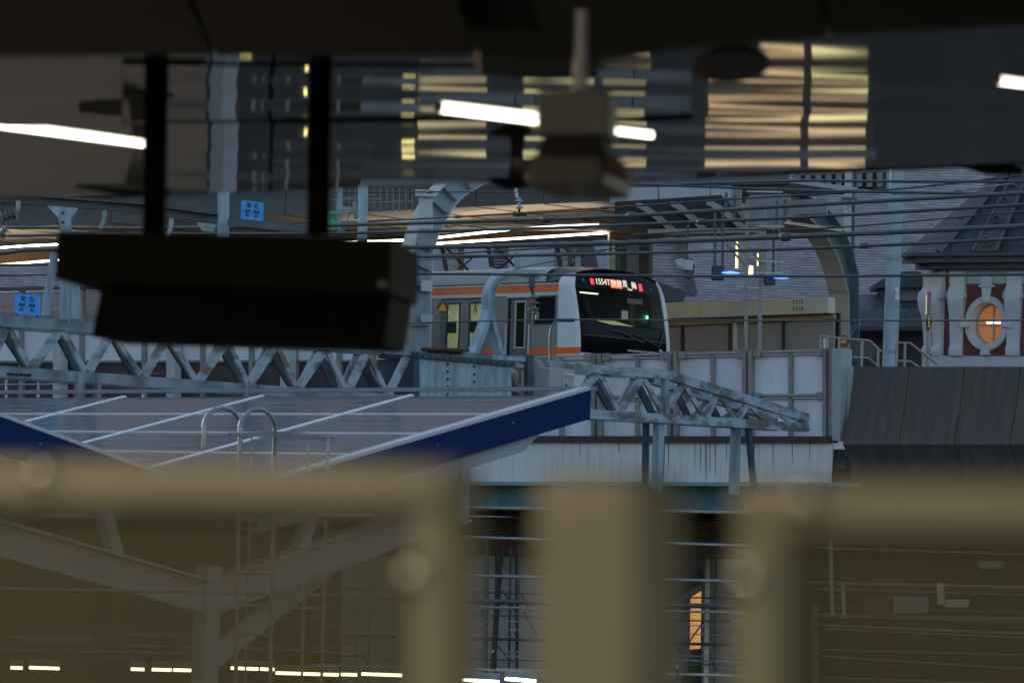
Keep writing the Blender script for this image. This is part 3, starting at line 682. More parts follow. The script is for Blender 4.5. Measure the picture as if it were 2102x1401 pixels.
def toprow(f, n=12):
    z0 = 1.24; return [front(tl(z0 + (1.5 - z0) * f) + (tr_(z0 + (1.5 - z0) * f) - tl(z0 + (1.5 - z0) * f)) * k / n, z0 + (ztop(2.72 * k / n) - z0) * f) for k in range(n + 1)]
mb = MB(); mb.loft([toprow(f) for f in (0, .25, .5, .75, 1)]); mb.build('front_mask', M['mask_black'], tr)
mb = MB(); mb.loft([mrow(z) for z in (-1.2, -.6, -.055)]); mb.build('front_skirt', M['mask_white'], tr)
mb = MB(); mb.loft([mrow(z) for z in (.52, .7, .9, 1.1, 1.24)]); mb.build('windscreen', glassy('windscreen_glass', (.34, .40, .38), .12, (.008, .010, .010), .05), tr)
# front roof cap, dark, arched over the mask
capm = mat('roof_cap', (.13, .115, .12), .5, var=.2)
def caprow(s_, w):
    top = toprow(1); r = []
    for k in range(13):
        t = .02 + (WID - .04) * k / 12; a = math.acos(max(-1, min(1, 1 - 2 * k / 12)))
        z = 1.36 + .385 * math.sin(a) ** .55; q_ = T(s_, t, z); f_ = top[k]
        p = f_.lerp(q_, w); p.z = f_.z + (q_.z - f_.z) * math.sin(w * math.pi / 2)
        r.append(p)
    return r
mb = MB(); mb.loft([caprow(NOSE + .42, w) for w in (0, .12, .3, .55, .8, 1)]); mb.build('roof_cap', capm, tr)
mb = MB(); mb.loft([[p + Z * h - Uv * o for p in toprow(1)] for h, o in ((-.02, .012), (.02, .015), (.035, -.03))]); mb.build('cap_lip', M['mask_black'], tr)
# cab interior seen through the windscreen
ibox(.12, .9, .3, WID - .3, .40, .56, 'dashboard', mat('dash', (.10, .11, .08), .5))
ibox(.55, .60, 2.2, 2.30, .56, 1.1, 'cab_post', mat('cab_post', (.50, .44, .14), .5))
ibox(.5, .6, 2.36, 2.66, .66, .95, 'cab_partition', mat('cab_green', (.06, .22, .16), .5))
ibox(.5, .52, 1.84, 2.02, .72, .90, 'cab_notice', glow('notice_lit', (.6, .62, .55), .30))  # notice glows in place of light falling on it
ibox(.5, .52, 2.0, 2.46, 1.06, 1.16, 'cab_sunblind', glow('blind_lit', (.5, .48, .33), .12))  # blind glows in place of light falling on it
ibox(.44, .46, 2.52, 2.58, .74, .84, 'cab_lamp', glow('cab_lamp_glow', (.4, 1, .65), 1.6))
mb = MB(); mb.prism([T(.7, 1.30, .66), T(.45, 1.55, .58), T(.45, 2.15, .58), T(.7, 1.85, .68)], Z * .012); mb.build('console_screen', glow('console_glow', (.9, .85, .45), .38), tr)  # glow added on the console to brighten the dark cab
ibox(2.1, 2.14, 1.3, 2.0, .6, 1.05, 'cab_rear_window', glow('rear_window_glow', (.55, .5, .2), .16))  # pane glows in place of saloon light behind it
ibox(1.25, 1.28, .4, 2.6, .60, .68, 'cab_ledge', mat('cab_ledge_tan', (.5, .46, .25), .5))
mb = MB(); mb.box(T(1.2, 1.6, 1.25), Uv * .03, Vv * .25, Z * .01); mb.build('cab_light', glow('cab_dim_light', (.9, .85, .5), 3), tr)  # lamp added to brighten the cab interior
# destination display and lamps
fu = (front(1.4, 1.45) - front(1.4, 1.25)).normalized()
red = glow('red_marker', (1, .02, .03), .6); ledw = glow('white_led', (1, .92, .62), .45); ledo = glow('orange_led_panel', (1, .12, .004), .42)
disp = MB(); disp.loft([[front(.42 + 1.6 * k / 8, z, .006) for k in range(9)] for z in (1.26, 1.46)]); dsp = disp.build('destination_display', M['mask_black'], tr)
def fquad(t0, t1, z0, z1, o, name, m_, par=None):
    mb = MB(); mb.prism([front(t0, z0, o), front(t1, z0, o), front(t1, z1, o), front(t0, z1, o)], -Uv * .006); return mb.build(name, m_, par or tr)
fquad(.44, .53, 1.32, 1.44, .012, 'marker_lamp', red); fquad(1.86, 1.97, 1.28, 1.43, .012, 'marker_lamp', red)
fquad(.99, 1.32, 1.285, 1.455, .012, 'service_panel', ledo)
def ftext(s_, t, z, h, m_, name, sq=1.0, o=.022, par=None):
    rdir = (front(t + .15, z) - front(t - .15, z)).normalized()
    return text(s_, front(t, z, o), rdir, fu, h, m_, par or tr, name, squash=sq)
ftext('1554T', .77, 1.385, .175, ledw, 'train_number', .92)
ftext('快速', 1.155, 1.375, .165, mat('led_white_dim', (.8, .8, .8), emit=(1, .9, .7), es=.3), 'service_lettering', 1.0, .03)
ftext('青', 1.42, 1.385, .165, ledw, 'destination_lettering'); ftext('梅', 1.70, 1.37, .165, ledw, 'destination_lettering'); ftext('Ōme', 1.55, 1.29, .06, ledw, 'destination_lettering', 1.1)
for t, z in ((.26, 1.39), (2.26, 1.33)):
    mb = MB(); mb.lathe(front(t, z, -.02), -Uv, [(0, .035), (.03, .035), (.04, .02)], 12); mb.build('headlamp', mat('lamp_glass', (.10, .17, .16), .2), tr)
whm = mat('white_marking', (.75, .76, .78), .5)
ftext('EAST JAPAN RAILWAY COMPANY', 1.75, .05, .055, whm, 'company_lettering', 1.15)
ftext('JR', 2.38, .085, .13, whm, 'company_logo', 1.25)
for pts in (((.80, .42), (1.10, .40), (1.75, .23)), ((1.35, .37), (1.65, .36), (2.28, .18)), ((2.30, .18), (2.52, .52))):
    mb = MB(); mb.tube([front(t, z, .03) for t, z in pts], .014, 6); mb.build('wiper', M['dgrey'], tr)
mb = MB(); mb.tube([front(.06 + 2.5 * k / 8, .30 - .03 * k / 8, .01) for k in range(9)], .018, 6); mb.build('mask_seam', M['dgrey'], tr)
ftext('H 49', .30, .60, .07, mat('faint_marking', (.25, .32, .3), .6), 'set_number')
# roof fittings
for x, y0, y1, w, YY in ((1062, 532, 556, 12, 68.5), (1187, 526, 552, 12, 69), (1258, 526, 552, 11, 68.8)):
    mb = MB(); mb.tube([P(x, y0, YY), P(x, y1, YY)], w / 2 / F * YY, 14); mb.build('roof_vent', M['steel'], tr)
# ------------------------------------------------------------------ lattice gantry across the tracks
GE = P(1658, 870, 59.0)                                     # its tapered end; the gantry plane runs along Vv
def gp(x, y, d=0.0): return hit(x, y, GE, Uv) + Uv * d
gan = thing('lattice_gantry', 'grey-blue steel lattice gantry beam crossing the tracks with a tapered right end', 'gantry', gp(900, 830))
DW = .70
tops = [(-260, 634), (0, 658), (380, 687), (840, 719), (1040, 742), (1200, 756), (1365, 768), (1656, 858)]
bots = [(-260, 738), (0, 762), (380, 789), (840, 822), (1040, 838), (1200, 849), (1420, 862), (1656, 877)]
def yl_(pl, x):
    for a, b in zip(pl, pl[1:]):
        if x <= b[0]: return ln(a, b, x)
    return pl[-1][1]
for pl, nm, h in ((tops, 'top_chord', .15), (bots, 'bottom_chord', .15)):
    for d in (0, DW):
        for a, b in zip(pl, pl[1:]):
            if d and nm == 'top_chord' and False: continue
            mb = MB(); mb.bar(gp(*a, d), gp(*b, d), .12, h if d == 0 else .13)
            mb.build(nm, M['steel_rusty'] if a[0] > 1000 else M['steel'], gan)
skip = lambda x: 770 < x < 1040
xs = [-200, -75, 45, 165, 285, 405, 518, 625, 735]
nodes = [(-140, 'b'), (-85, 't'), (-25, 'b'), (14, 't'), (62, 'b'), (124, 't'), (178, 'b'), (228, 't'), (292, 'b'), (344, 't'), (405, 'b'), (466, 't'), (510, 'b'), (566, 't'), (610, 'b'), (668, 't'), (712, 'b'), (754, 't'), (795, 'b'), (838, 't')]
nod2 = [(1042, 't'), (1080, 'b'), (1136, 't'), (1166, 'b'), (1228, 't'), (1272, 'b'), (1318, 't'), (1362, 'b'), (1402, 't'), (1446, 'b'), (1474, 't'), (1512, 'b'), (1536, 't'), (1572, 'b'), (1596, 't'), (1630, 'b'), (1648, 't')]
def nodept(x, k, d): return gp(x, yl_(tops if k == 't' else bots, x) + (6 if k == 't' else -6), d)
for nl in (nodes, nod2):
    for (x0, k0), (x1, k1) in zip(nl, nl[1:]):
        w = .085 if k0 == 't' else .13
        mb = MB(); mb.bar(nodept(x0, k0, 0), nodept(x1, k1, 0), .05, w, up=Uv.cross(nodept(x1, k1, 0) - nodept(x0, k0, 0))); mb.build('brace', M['steel_rusty'], gan)
        mb = MB(); mb.bar(nodept(x0 + 6, 't' if k0 == 'b' else 'b', DW), nodept(x1 + 6, 't' if k1 == 'b' else 'b', DW), .05, w, up=Uv.cross(nodept(x1, k1, 0) - nodept(x0, k0, 0))); mb.build('brace', M['steel_dark'] if w > .1 else M['steel'], gan)  # rear face braces darker, shade put into their colour
for (x0, k0), (x1, k1) in zip(nod2[2::2], nod2[4::2]):       # lacing between the two faces
    for kk, pl in (('t', tops), ('b', bots)):
        mb = MB(); mb.bar(gp(x0, yl_(pl, x0), .05), gp(x1, yl_(pl, x1), DW - .05), .05, .05); mb.build('lacing', M['steel_dark'], gan)
for i, x in enumerate((1365,)):
    mb = MB(); mb.bar(gp(x, yl_(tops, x)), gp(x, yl_(bots, x)), .1, .1, up=Uv); mb.build('brace', M['steel'], gan)
mb = MB(); mb.bar(gp(1654, 850), gp(1654, 884), .1, .05, up=Uv); mb.build('end_plate', M['steel_rusty'], gan)
for x0, x1, yb, w, d in ((1362, 1358, 1010, .135, .1), (1392, 1390, 1010, .085, DW), (1545, 1558, 1015, .085, .1), (1576, 1572, 1015, .135, DW)):
    mb = MB(); mb.bar(gp(x0, yl_(bots, x0) + 8, d), gp(x1, yb, d), w, w, up=Uv); mb.build('leg', M['steel_dark'] if w < .1 else M['girder'], gan)
for x0 in (155, 193, 496, 527):
    mb = MB(); mb.bar(gp(x0, yl_(bots, x0) - 10, -.08), gp(x0 - 2, yl_(bots, x0) + 60, -.08), .1 if x0 in (155, 527) else .07, .08, up=Uv); mb.build('leg', M['steel'], gan)
for k in range(6):
    mb = MB(); mb.lathe(gp(10 + k * 8.5, 767 + k * 0.5, -.07), -Uv, [(0, .022), (.03, .022), (.04, .012)], 8); mb.build('bolt', M['rust'], gan)
bg_ = thing('box_girder', 'riveted blue-grey box girder plate set in the lattice gantry beside the train door', 'girder', gp(940, 800))
def gprism(pts, d0, d1):
    mb = MB(); mb.prism([gp(x, y, d0) for x, y in pts], Uv * (d1 - d0)); return mb
gprism([(846, 736), (1040, 752), (1040, 845), (846, 838)], -.10, -.06).build('web_plate', M['girder'], bg_)
gprism([(843, 724), (1044, 742), (1044, 752), (843, 734)], -.16, DW).build('top_flange', M['steel_dark'], bg_)
mb = MB(); c_ = gp(846, 736, -.06); e_ = gp(846, 838, -.06)
mb.prism([c_, c_ + Uv * (DW + .1), e_ + Uv * (DW + .1), e_], Vv * .03); mb.build('side_plate', M['steel_dark'], bg_)  # darker steel here paints the shaded side of the box
gprism([(838, 722), (850, 722), (850, 838), (838, 838)], -.12, -.06).build('edge_angle', M['steel_dark'], bg_)
for x in (909, 964):
    for k in range(7):
        mb = MB(); mb.lathe(gp(x, 742 + .09 * (x - 850) + k * 15.4, -.10), -Uv, [(0, .026), (.012, .022), (.022, .01)], 8); mb.build('rivet', M['rust'], bg_)
for k in range(14):
    x = 853 + k * 14
    mb = MB(); mb.lathe(gp(x, 731.5 + .088 * (x - 850) , -.163), -Uv, [(0, .02), (.02, .012)], 8); mb.build('rivet', M['rust'], bg_)
gprism([(858, 713), (945, 717), (945, 722), (858, 718)], -.2, .5).build('cover_plate', M['rust'], bg_)
gprism([(872, 717), (938, 720), (938, 727), (872, 724)], -.1, .4).build('cover_pad', M['rust'], bg_)
gprism([(1070, 728), (1082, 728), (1082, 812), (1070, 812)], -.14, -.06).build('stiffener', M['steel_dark'], bg_)
gprism([(1002, 728), (1070, 733), (1070, 742), (1002, 738)], -.1, .3).build('seat_plate', M['girder'], bg_)

# curved bracket mast on the girder
cm = thing('curved_mast', 'blue-grey mast with two splayed legs and an arched arm carrying an insulator', 'catenary mast', gp(1010, 728))
def arcpts(pts, Y, n=6):
    out = []
    for i in range(len(pts) - 1):
        p0 = pts[max(i - 1, 0)]; p1 = pts[i]; p2 = pts[i + 1]; p3 = pts[min(i + 2, len(pts) - 1)]
        for k in range(n):
            t = k / n
            f = lambda a, b, c, d: .5 * (2 * b + (c - a) * t + (2 * a - 5 * b + 4 * c - d) * t * t + (3 * b - a - 3 * c + d) * t ** 3)
            out.append((f(p0[0], p1[0], p2[0], p3[0]), f(p0[1], p1[1], p2[1], p3[1])))
    out.append(pts[-1]); return [gp(x, y, Y) for x, y in out]
def ribbon(pts, w, h, name, m_, par):
    mb = MB(); rows = []
    for i, p in enumerate(pts):
        d = (pts[min(i + 1, len(pts) - 1)] - pts[max(i - 1, 0)]).normalized(); n_ = d.cross(Uv).normalized()
        rows.append([p + n_ * h / 2 + Uv * w / 2, p + n_ * h / 2 - Uv * w / 2, p - n_ * h / 2 - Uv * w / 2, p - n_ * h / 2 + Uv * w / 2])
    mb.loft(rows, True); mb.f += [(0, 1, 2, 3), (len(rows) * 4 - 4, len(rows) * 4 - 3, len(rows) * 4 - 2, len(rows) * 4 - 1)]
    return mb.build(name, m_, par)
arm = [(1004, 640), (1003, 610), (1010, 585), (1026, 566), (1050, 557), (1078, 557), (1106, 561)]
ribbon(arcpts(arm, .05), .16, .06, 'arm', M['girder'], cm)
ribbon([p + V((0, 0, 0)) + Vv * .06 for p in arcpts([(1007, 640), (1007, 612), (1015, 588), (1031, 571), (1054, 563), (1080, 563), (1104, 566)], .05)], .05, .09, 'arm_rib', M['steel'], cm)
ribbon([gp(1004, 638, .05), gp(996, 670, .05), gp(975, 727, .05)], .17, .10, 'leg', M['girder'], cm)
ribbon([gp(1005, 638, .05), gp(1014, 670, .05), gp(1030, 728, .05)], .17, .08, 'leg', M['girder'], cm)
mb = MB(); mb.bar(gp(1097, 562, .05), gp(1096, 590, .05), .1, .11); mb.bar(gp(1096, 590, .05), gp(1100, 606, .05), .04, .04); mb.build('drop_bracket', M['steel_dark'], cm)
ins = mat('insulator_grey', (.16, .14, .14), .35)
def insulator(c, ax, n, r, pitch, par, mm=None, name='insulator'):
    prof = []
    for k in range(n):
        prof += [(k * pitch, r * .35), (k * pitch + pitch * .25, r * .35), (k * pitch + pitch * .5, r), (k * pitch + pitch * .6, r), (k * pitch + pitch * .75, r * .4)]
    mb = MB(); mb.lathe(c, ax, prof, 14); return mb.build(name, mm or ins, par)
insulator(gp(1098, 604, .05), V((.1, 0, -1)), 3, .095, .09, cm)
mb = MB(); mb.tube([gp(1100, 628, .05), gp(1108, 645, .05), gp(1106, 655, .05)], .03, 8); mb.build('clamp', M['steel'], cm)

# control cabinet, green bent pipe
cb = thing('control_cabinet', 'pale grey control cabinet with a small nameplate hung on the lattice gantry', 'cabinet', gp(1112, 805))
gprism([(1086, 755), (1136, 758), (1135, 812), (1084, 812)], -.45, -.10).build('case', mat('cabinet_grey', (.36, .37, .35), .5), cb, bevel=.01)
gprism([(1110, 760), (1134.5, 761.5), (1133.5, 811), (1109, 811)], -.465, -.45).build('door', bpy.data.materials['cabinet_grey'], cb, bevel=.005)
npm = gprism([(1115, 765), (1133, 766), (1133, 771), (1115, 770)], -.475, -.466).build('nameplate', mat('plate_white', (.6, .6, .58), .5), cb)
mb = MB(); mb.lathe(gp(1116, 790, -.466), -Uv, [(0, .014), (.03, .014)], 8); mb.build('handle', M['dgrey'], cb)
pp = thing('bent_pipe', 'thin green pipe rising behind the cabinet and bending over in front of the train nose', 'pipe', gp(1158, 812))
mb = MB(); mb.tube(arcpts([(1157, 812), (1158, 740), (1158, 690), (1163, 668), (1174, 657), (1192, 655)], .3), .022, 8); mb.build('pipe', mat('green_pipe', (.03, .13, .11), .45), pp)
mb = MB(); mb.tube([gp(1172, 656, .3), gp(1206, 656.5, .3)], .03, 8); mb.build('clamp', M['dgrey'], pp)

# small number boards
blue = mat('sky_blue_board', (.02, .30, .80), .45, var=.08); grn = mat('green_board', (.01, .45, .20), .45, var=.08); ink = mat('board_ink', (.01, .03, .10), .6)
def board(label, pts, Y, m_, lines, name='number_board'):
    q = poly(pts, Y); n_ = (q[1] - q[0]).cross(q[3] - q[0]).normalized()
    if n_.y > 0: n_ = -n_
    t = thing(name, label, 'sign', (q[2] + q[3]) / 2, None)
    mb = MB(); mb.prism(q, -n_ * .02); mb.build('plate', m_, t)
    r = (q[1] - q[0]); u_ = (q[0] - q[3])
    mb = MB()
    for k in (.10, .90):
        mb.bar(q[3] + r * k - n_ * .035 - u_ * .12, q[0] + r * k - n_ * .035 + u_ * .04, .03, .03, up=n_)
    mb.build('bracket', M['steel_dark'], t)
    for sx, a, b, h, sq in lines:
        text(sx, q[3] + r * a + u_ * b + n_ * .008, r, u_, h * u_.length, ink, t, squash=sq)
    return t
bl = [('東', .34, .76, .30, 1), ('北', .68, .76, .30, 1), ('線用', .30, .46, .20, .8), ('線増', .70, .46, .20, .8), ('83', .29, .24, .20, .95), ('-', .5, .34, .3, 1), ('85', .70, .24, .20, .95)]
board('sky blue number board with black characters clamped to the lattice gantry top chord', [(30, 602), (82, 607), (81, 648), (29, 643)], 45.5, blue, bl)
board('sky blue number board high up between the two dark board posts, beside a steel mast', [(496, 411), (541, 416), (540, 455), (494, 450)], 47, blue, bl)
board('green number board partly hidden behind the right post of the hanging board', [(655, 432), (694, 434), (694, 472), (655, 470)], 47, grn, [('内', .72, .68, .40, .9), ('線用', .6, .22, .26, .8)])

# upper left bracket beam with masts (belongs to a nearer catenary portal)
ub = thing('portal_beam', 'dark steel portal beam sloping down to the right under the canopy edge, with gusset plates', 'catenary portal', P(130, 660, 46.5))
mb = MB(); mb.bar(P(-250, 388, 46.8), P(200, 421, 46.5), .11, .12); mb.bar(P(200, 421, 46.5), P(447, 450, 46.5), .1, .11); mb.bar(P(468, 455, 46.5), P(670, 474, 46.5), .1, .10); mb.build('beam', M['steel_dark'], ub)
mb = MB(); mb.bar(P(-250, 378, 46.7), P(300, 420, 46.4), .3, .03); mb.bar(P(300, 421, 46.4), P(447, 440, 46.4), .25, .03); mb.build('beam_flange', M['dgrey'], ub)
for x, w in ((134, .14), (458, .15), (744, .13)):
    mb = MB(); mb.bar(P(x + 1, 350 if x > 200 else 425, 46.9), P(x - (0 if x < 200 else 2), 665, 46.9), w, w * .9); mb.build('mast', M['girder'], ub)
mb = MB(); mb.prism(poly([(96, 422), (160, 427), (146, 450), (144, 465), (122, 462), (120, 448)], 46.3), V((0, .05, 0))); mb.build('gusset', M['girder'], ub)
mb = MB(); mb.prism(poly([(402, 456), (444, 460), (438, 476), (415, 474)], 46.4), V((0, .05, 0))); mb.build('gusset', M['steel'], ub)
for x in (129, 129.5):
    pass
for y in (437, 456):
    mb = MB(); mb.lathe(P(129, y, 46.28), V((0, -1, 0)), [(0, .022), (.03, .018)], 8); mb.build('bolt', M['rust'], ub)
ribbon([P(112, 520, 46.2), P(106, 560, 46.2), P(97, 610, 46.2), P(93, 648, 46.2)], .07, .09, 'strut', M['girder'], ub)
ribbon([P(148, 578, 46.6), P(152, 620, 46.6), P(151, 655, 46.6)], .12, .15, 'strut', M['girder'], ub)
for x, y in ((38, 412), (215, 432), (352, 448)):
    mb = MB(); mb.bar(P(x, y, 46.3), P(x - 1, y + 18, 46.3), .06, .05); mb.bar(P(x - 1, y + 18, 46.3), P(x - 9, y + 38, 46.3), .05, .05); mb.build('hanger', M['steel'], ub)
insulator(P(36, 436, 46.2), V((-.8, 0, -.35)), 4, .11, .06, ub)
insulator(P(12, 466, 45.9), V((-.5, 0, -.8)), 3, .10, .06, ub, M['galv'])
an = thing('wire_rack', 'rack of thin silver wires and dark stays beside the green number board', 'wire rack', P(770, 420, 70))
for (x0, y0, x1, y1) in ((680, 411, 780, 408), (725, 418, 848, 413), (700, 408, 770, 400)):
    mb = MB(); mb.tube([P(x0, y0, 69.5), P(x1, y1, 69.5)], .022, 6); mb.build('wire', M['galv'], an)
for k in range(13):
    x = 690 + k * 13
    mb = MB(); mb.tube([P(x, 386, 69.4), P(x, 434, 69.4)], .012, 5); mb.build('stay', M['bar_frame'], an)
gf = thing('mast_bracket', 'small steel bracket assembly clamped above the green number board', 'bracket', P(700, 430, 47.2))
mb = MB(); mb.bar(P(690, 426, 47), P(735, 430, 47), .05, .05); mb.bar(P(697, 385, 47), P(697, 475, 47), .06, .06); mb.bar(P(718, 437, 47), P(705, 475, 47), .02, .02); mb.bar(P(690, 437, 46.9), P(735, 432, 46.9), .03, .03); mb.bar(P(727, 415, 46.9), P(731, 450, 46.9), .05, .05); mb.build('bracket', M['steel'], gf)

# ------------------------------------------------------------------ cables
def cable(label, pts, r, Yc=44.0, m='cable', name='cable', clamps=()):
    p0 = C0 + V((0, Yc, 0))
    w = [hit(x, y, p0, Vv) for x, y in pts]
    # smooth curve through the points
    out = []
    for i in range(len(w) - 1):
        a, b, c, d = w[max(i - 1, 0)], w[i], w[i + 1], w[min(i + 2, len(w) - 1)]
        for k in range(5):
            t = k / 5; out.append(.5 * (2 * b + (c - a) * t + (2 * a - 5 * b + 4 * c - d) * t * t + (3 * b - a - 3 * c + d) * t ** 3))
    out.append(w[-1])
    t = thing(name, label, 'cable' if m == 'cable' else 'wire', w[len(w) // 2], 'cables strung along the tracks')
    mb = MB(); mb.tube(out, r, 8); mb.build('strand', M[m], t)
    for x, y in clamps:
        c = hit(x, y, p0, Vv); mb = MB(); mb.lathe(c - Uv * .07, Uv, [(0, r * 1.1), (.03, r * 1.9), (.11, r * 1.9), (.14, r * 1.1)], 10); mb.build('clamp', M['steel_dark'], t)
cable('thick grey-green cable rising from behind the board to the turret roof, uppermost thick one', [(-300, 470), (0, 467), (300, 468), (660, 462.5), (1051, 452), (1300, 442), (1560, 426), (1830, 411), (2102, 396), (2400, 380)], .025, clamps=((1296, 442), (1120, 450)))
cable('thick cable running just below the uppermost thick one and parallel to it', [(-300, 487), (0, 484), (300, 480), (660, 479), (1051, 470), (1440, 455), (1700, 443), (2102, 420), (2400, 404)], .021, 44.4, clamps=((1440, 455),))
cable('thin messenger wire above the thick cables over the platform ceiling', [(700, 458), (920, 446), (1240, 427), (1500, 409), (1840, 388), (2102, 360), (2300, 345)], .012, 46, 'cable_thin', 'wire', clamps=((940, 445), (1240, 427)))
cable('heavy dark cable passing below the lit tubes and over the slate roof', [(-300, 535), (0, 519), (120, 511), (850, 507), (1051, 504), (1350, 496), (1680, 483), (2102, 464), (2400, 450)], .03, 43, clamps=((1612, 486),))
cable('thin paired wire crossing the slate roof between two thick cables', [(1300, 482), (1480, 472), (1700, 468), (2102, 434), (2400, 415)], .011, 47, 'cable_thin', 'wire', clamps=((1706, 466), (1970, 446)))
cable('medium cable sagging across the arched gantry just above the train roof', [(-300, 552), (0, 544), (300, 540), (850, 527), (1051, 524.5), (1400, 517), (1700, 508), (2102, 489), (2400, 475)], .021, 44, clamps=((1772, 504),))
cable('straight cable grazing the top of the train front', [(-300, 568), (300, 562), (850, 562), (1051, 563), (1250, 565), (1600, 567), (2102, 563), (2400, 560)], .017, 45)
cable('thin dark wire crossing the train windows and the oval window', [(700, 668), (830, 664), (930, 660), (1180, 655.5), (1400, 657), (1750, 658), (2102, 657), (2400, 656)], .011, 50)
cable('thin wire close under the canopy edge, sloping over the grey fascia to the right', [(1250, 376), (1420, 382), (1690, 392), (2102, 398), (2300, 400)], .018, 46)
cable('nearly level cable at the very canopy edge in front of the slate roof', [(1400, 378), (1640, 371), (1800, 372), (2102, 373), (2300, 374)], .019, 46)
cable('thin wire under the heavy dark cable behind the curved mast', [(860, 534), (1000, 527), (1180, 517), (1400, 500)], .010, 60, 'cable_thin', 'wire')
cable('thin dark contact wire over the train roof left of the mast arm', [(860, 527), (980, 517), (1200, 505), (1400, 492)], .016, 58, 'cable_thin', 'wire')
cable('thin stay wire climbing from the vent on the train roof to the right', [(1060, 551), (1180, 527), (1400, 480)], .010, 62, 'cable_thin', 'wire')
cable('short thin wire in front of the dark fascia at the far left', [(-200, 470), (40, 464), (270, 437), (420, 418)], .009, 50, 'cable_thin', 'wire')
cable('wire along the canopy edge holding the hanging insulator', [(600, 396), (870, 394), (1060, 394), (1250, 392)], .012, 55, 'cable_thin', 'wire', clamps=((882, 394),))
hi = thing('hanging_insulator', 'pale disc insulator hanging on a wire over the tan platform ceiling', 'insulator', P(1065, 444, 55))
pale = mat('porcelain', (.34, .36, .40), .25)
insulator(P(1066, 405, 55), V((.02, 0, -1)), 2, .062, .11, hi, pale)
mb = MB(); mb.lathe(P(1056, 397, 55), V((1, -.3, .1)), [(0, .02), (.02, .09), (.04, .09), (.05, .03)], 16); mb.build('disc', pale, hi)
mb = MB()
for k in range(4): mb.lathe(P(1056 + k * 7, 440 + (k % 2), 54.9), V((0, -1, 0)), [(0, .035), (.06, .035)], 10)
mb.tube([P(1066, 428, 55), P(1066, 440, 55)], .02, 6); mb.build('roller_clamp', M['black'], hi)
# ------------------------------------------------------------------ arched portal over the train
AO = P(862, 700, 68.2)
def ap(x, y): return hit(x, y, AO, Uv)
arch = thing('arched_portal', 'pale H-section arched portal spanning the train, tan underneath on its far leg', 'portal', V((AO.x, AO.y, 0)))
def spline2(pts, n=8):
    out = []
    for i in range(len(pts) - 1):
        p0, p1, p2, p3 = pts[max(i - 1, 0)], pts[i], pts[i + 1], pts[min(i + 2, len(pts) - 1)]
        for k in range(n):
            t = k / n; f = lambda a, b, c, d: .5 * (2 * b + (c - a) * t + (2 * a - 5 * b + 4 * c - d) * t * t + (3 * b - a - 3 * c + d) * t ** 3)
            out.append((f(p0[0], p1[0], p2[0], p3[0]), f(p0[1], p1[1], p2[1], p3[1])))
    return out + [pts[-1]]
def hleg(outer, inner, wcol, icol, webcol, name, flange=.34):
    O_ = [ap(x, y) for x, y in spline2(outer)]; I_ = [ap(x, y) for x, y in spline2(inner)]
    def strip(pts, th, dirs, m_, nm):
        rows = []
        for p, d in zip(pts, dirs):
            rows.append([p, p + Uv * flange, p + Uv * flange + d * th, p + d * th])
        mb = MB(); mb.loft(rows, True); n = len(rows); mb.f += [(0, 1, 2, 3), (4 * n - 4, 4 * n - 3, 4 * n - 2, 4 * n - 1)]
        return mb.build(nm, m_, arch)
    ins_d = [(b - a).normalized() for a, b in zip(O_, I_)]
    strip(O_, .03, ins_d, wcol, 'outer_flange'); strip(I_, .03, [-d for d in ins_d], icol, 'inner_flange')
    mb = MB(); mb.loft([[a + d * .03 + Uv * (flange / 2 - .01), b - d * .03 + Uv * (flange / 2 - .01), b - d * .03 + Uv * (flange / 2 + .01), a + d * .03 + Uv * (flange / 2 + .01)] for a, b, d in zip(O_, I_, ins_d)], True)
    mb.build('web', webcol, arch)
    for i in (range(2, len(O_) - 1, 5) if name == 'l' else (3, 6)):
        d = ins_d[i]; mb = MB(); mb.bar(O_[i] + d * .03 + Uv * flange / 4, I_[i] - d * .03 + Uv * flange / 4, .02, flange / 2 - .03, up=(Uv)); mb.build('stiffener', webcol, arch)
wht = mat('arch_paint', (.46, .48, .48), .5, var=.12, scale=2, stretch=(1, 1, .4)); tea = mat('arch_teal', (.13, .21, .24), .5, var=.25)
lweb = mat('arch_web_grey', (.28, .34, .38), .5, var=.15)  # darker than the flanges, recess shade put into the web colour
hleg([(836, 905), (842, 640), (846, 545), (856, 480), (888, 410), (930, 366), (1010, 330), (1120, 318), (1240, 318)], [(884, 905), (886, 640), (888, 565), (896, 500), (924, 440), (958, 400), (1030, 366), (1130, 356), (1240, 356)], wht, wht, lweb, 'l')
hleg([(1762, 905), (1764, 600), (1759, 545), (1744, 495), (1722, 455), (1690, 420), (1640, 392), (1560, 372), (1440, 366)], [(1743, 905), (1743, 640), (1738, 590), (1726, 545), (1710, 508), (1686, 473), (1650, 442), (1570, 416), (1450, 408)], tea, mat('arch_tan', (.46, .41, .34), .55), tea, 'r', .56)  # tan on the inner flange is its lit underside put into colour
mb = MB(); mb.bar(ap(1240, 336), ap(1440, 386), .34, .45, up=Z); mb.build('crown_beam', lweb, arch)
for y0, y1 in ((575, 597), (645, 660)):
    mb = MB(); mb.prism([ap(864, y0), ap(887, y0 + 1), ap(886, y1 + 1), ap(863, y1)], -Uv * .02); mb.build('splice_plate', wht, arch)
mb = MB(); mb.prism(poly([(860, 400), (886, 402), (886, 470), (858, 470)], 67.4), V((.02, .2, 0))); mb.prism(poly([(852, 388), (892, 390), (892, 404), (852, 402)], 67.3), V((0, .3, 0))); mb.build('wire_bracket', M['pp'], arch)

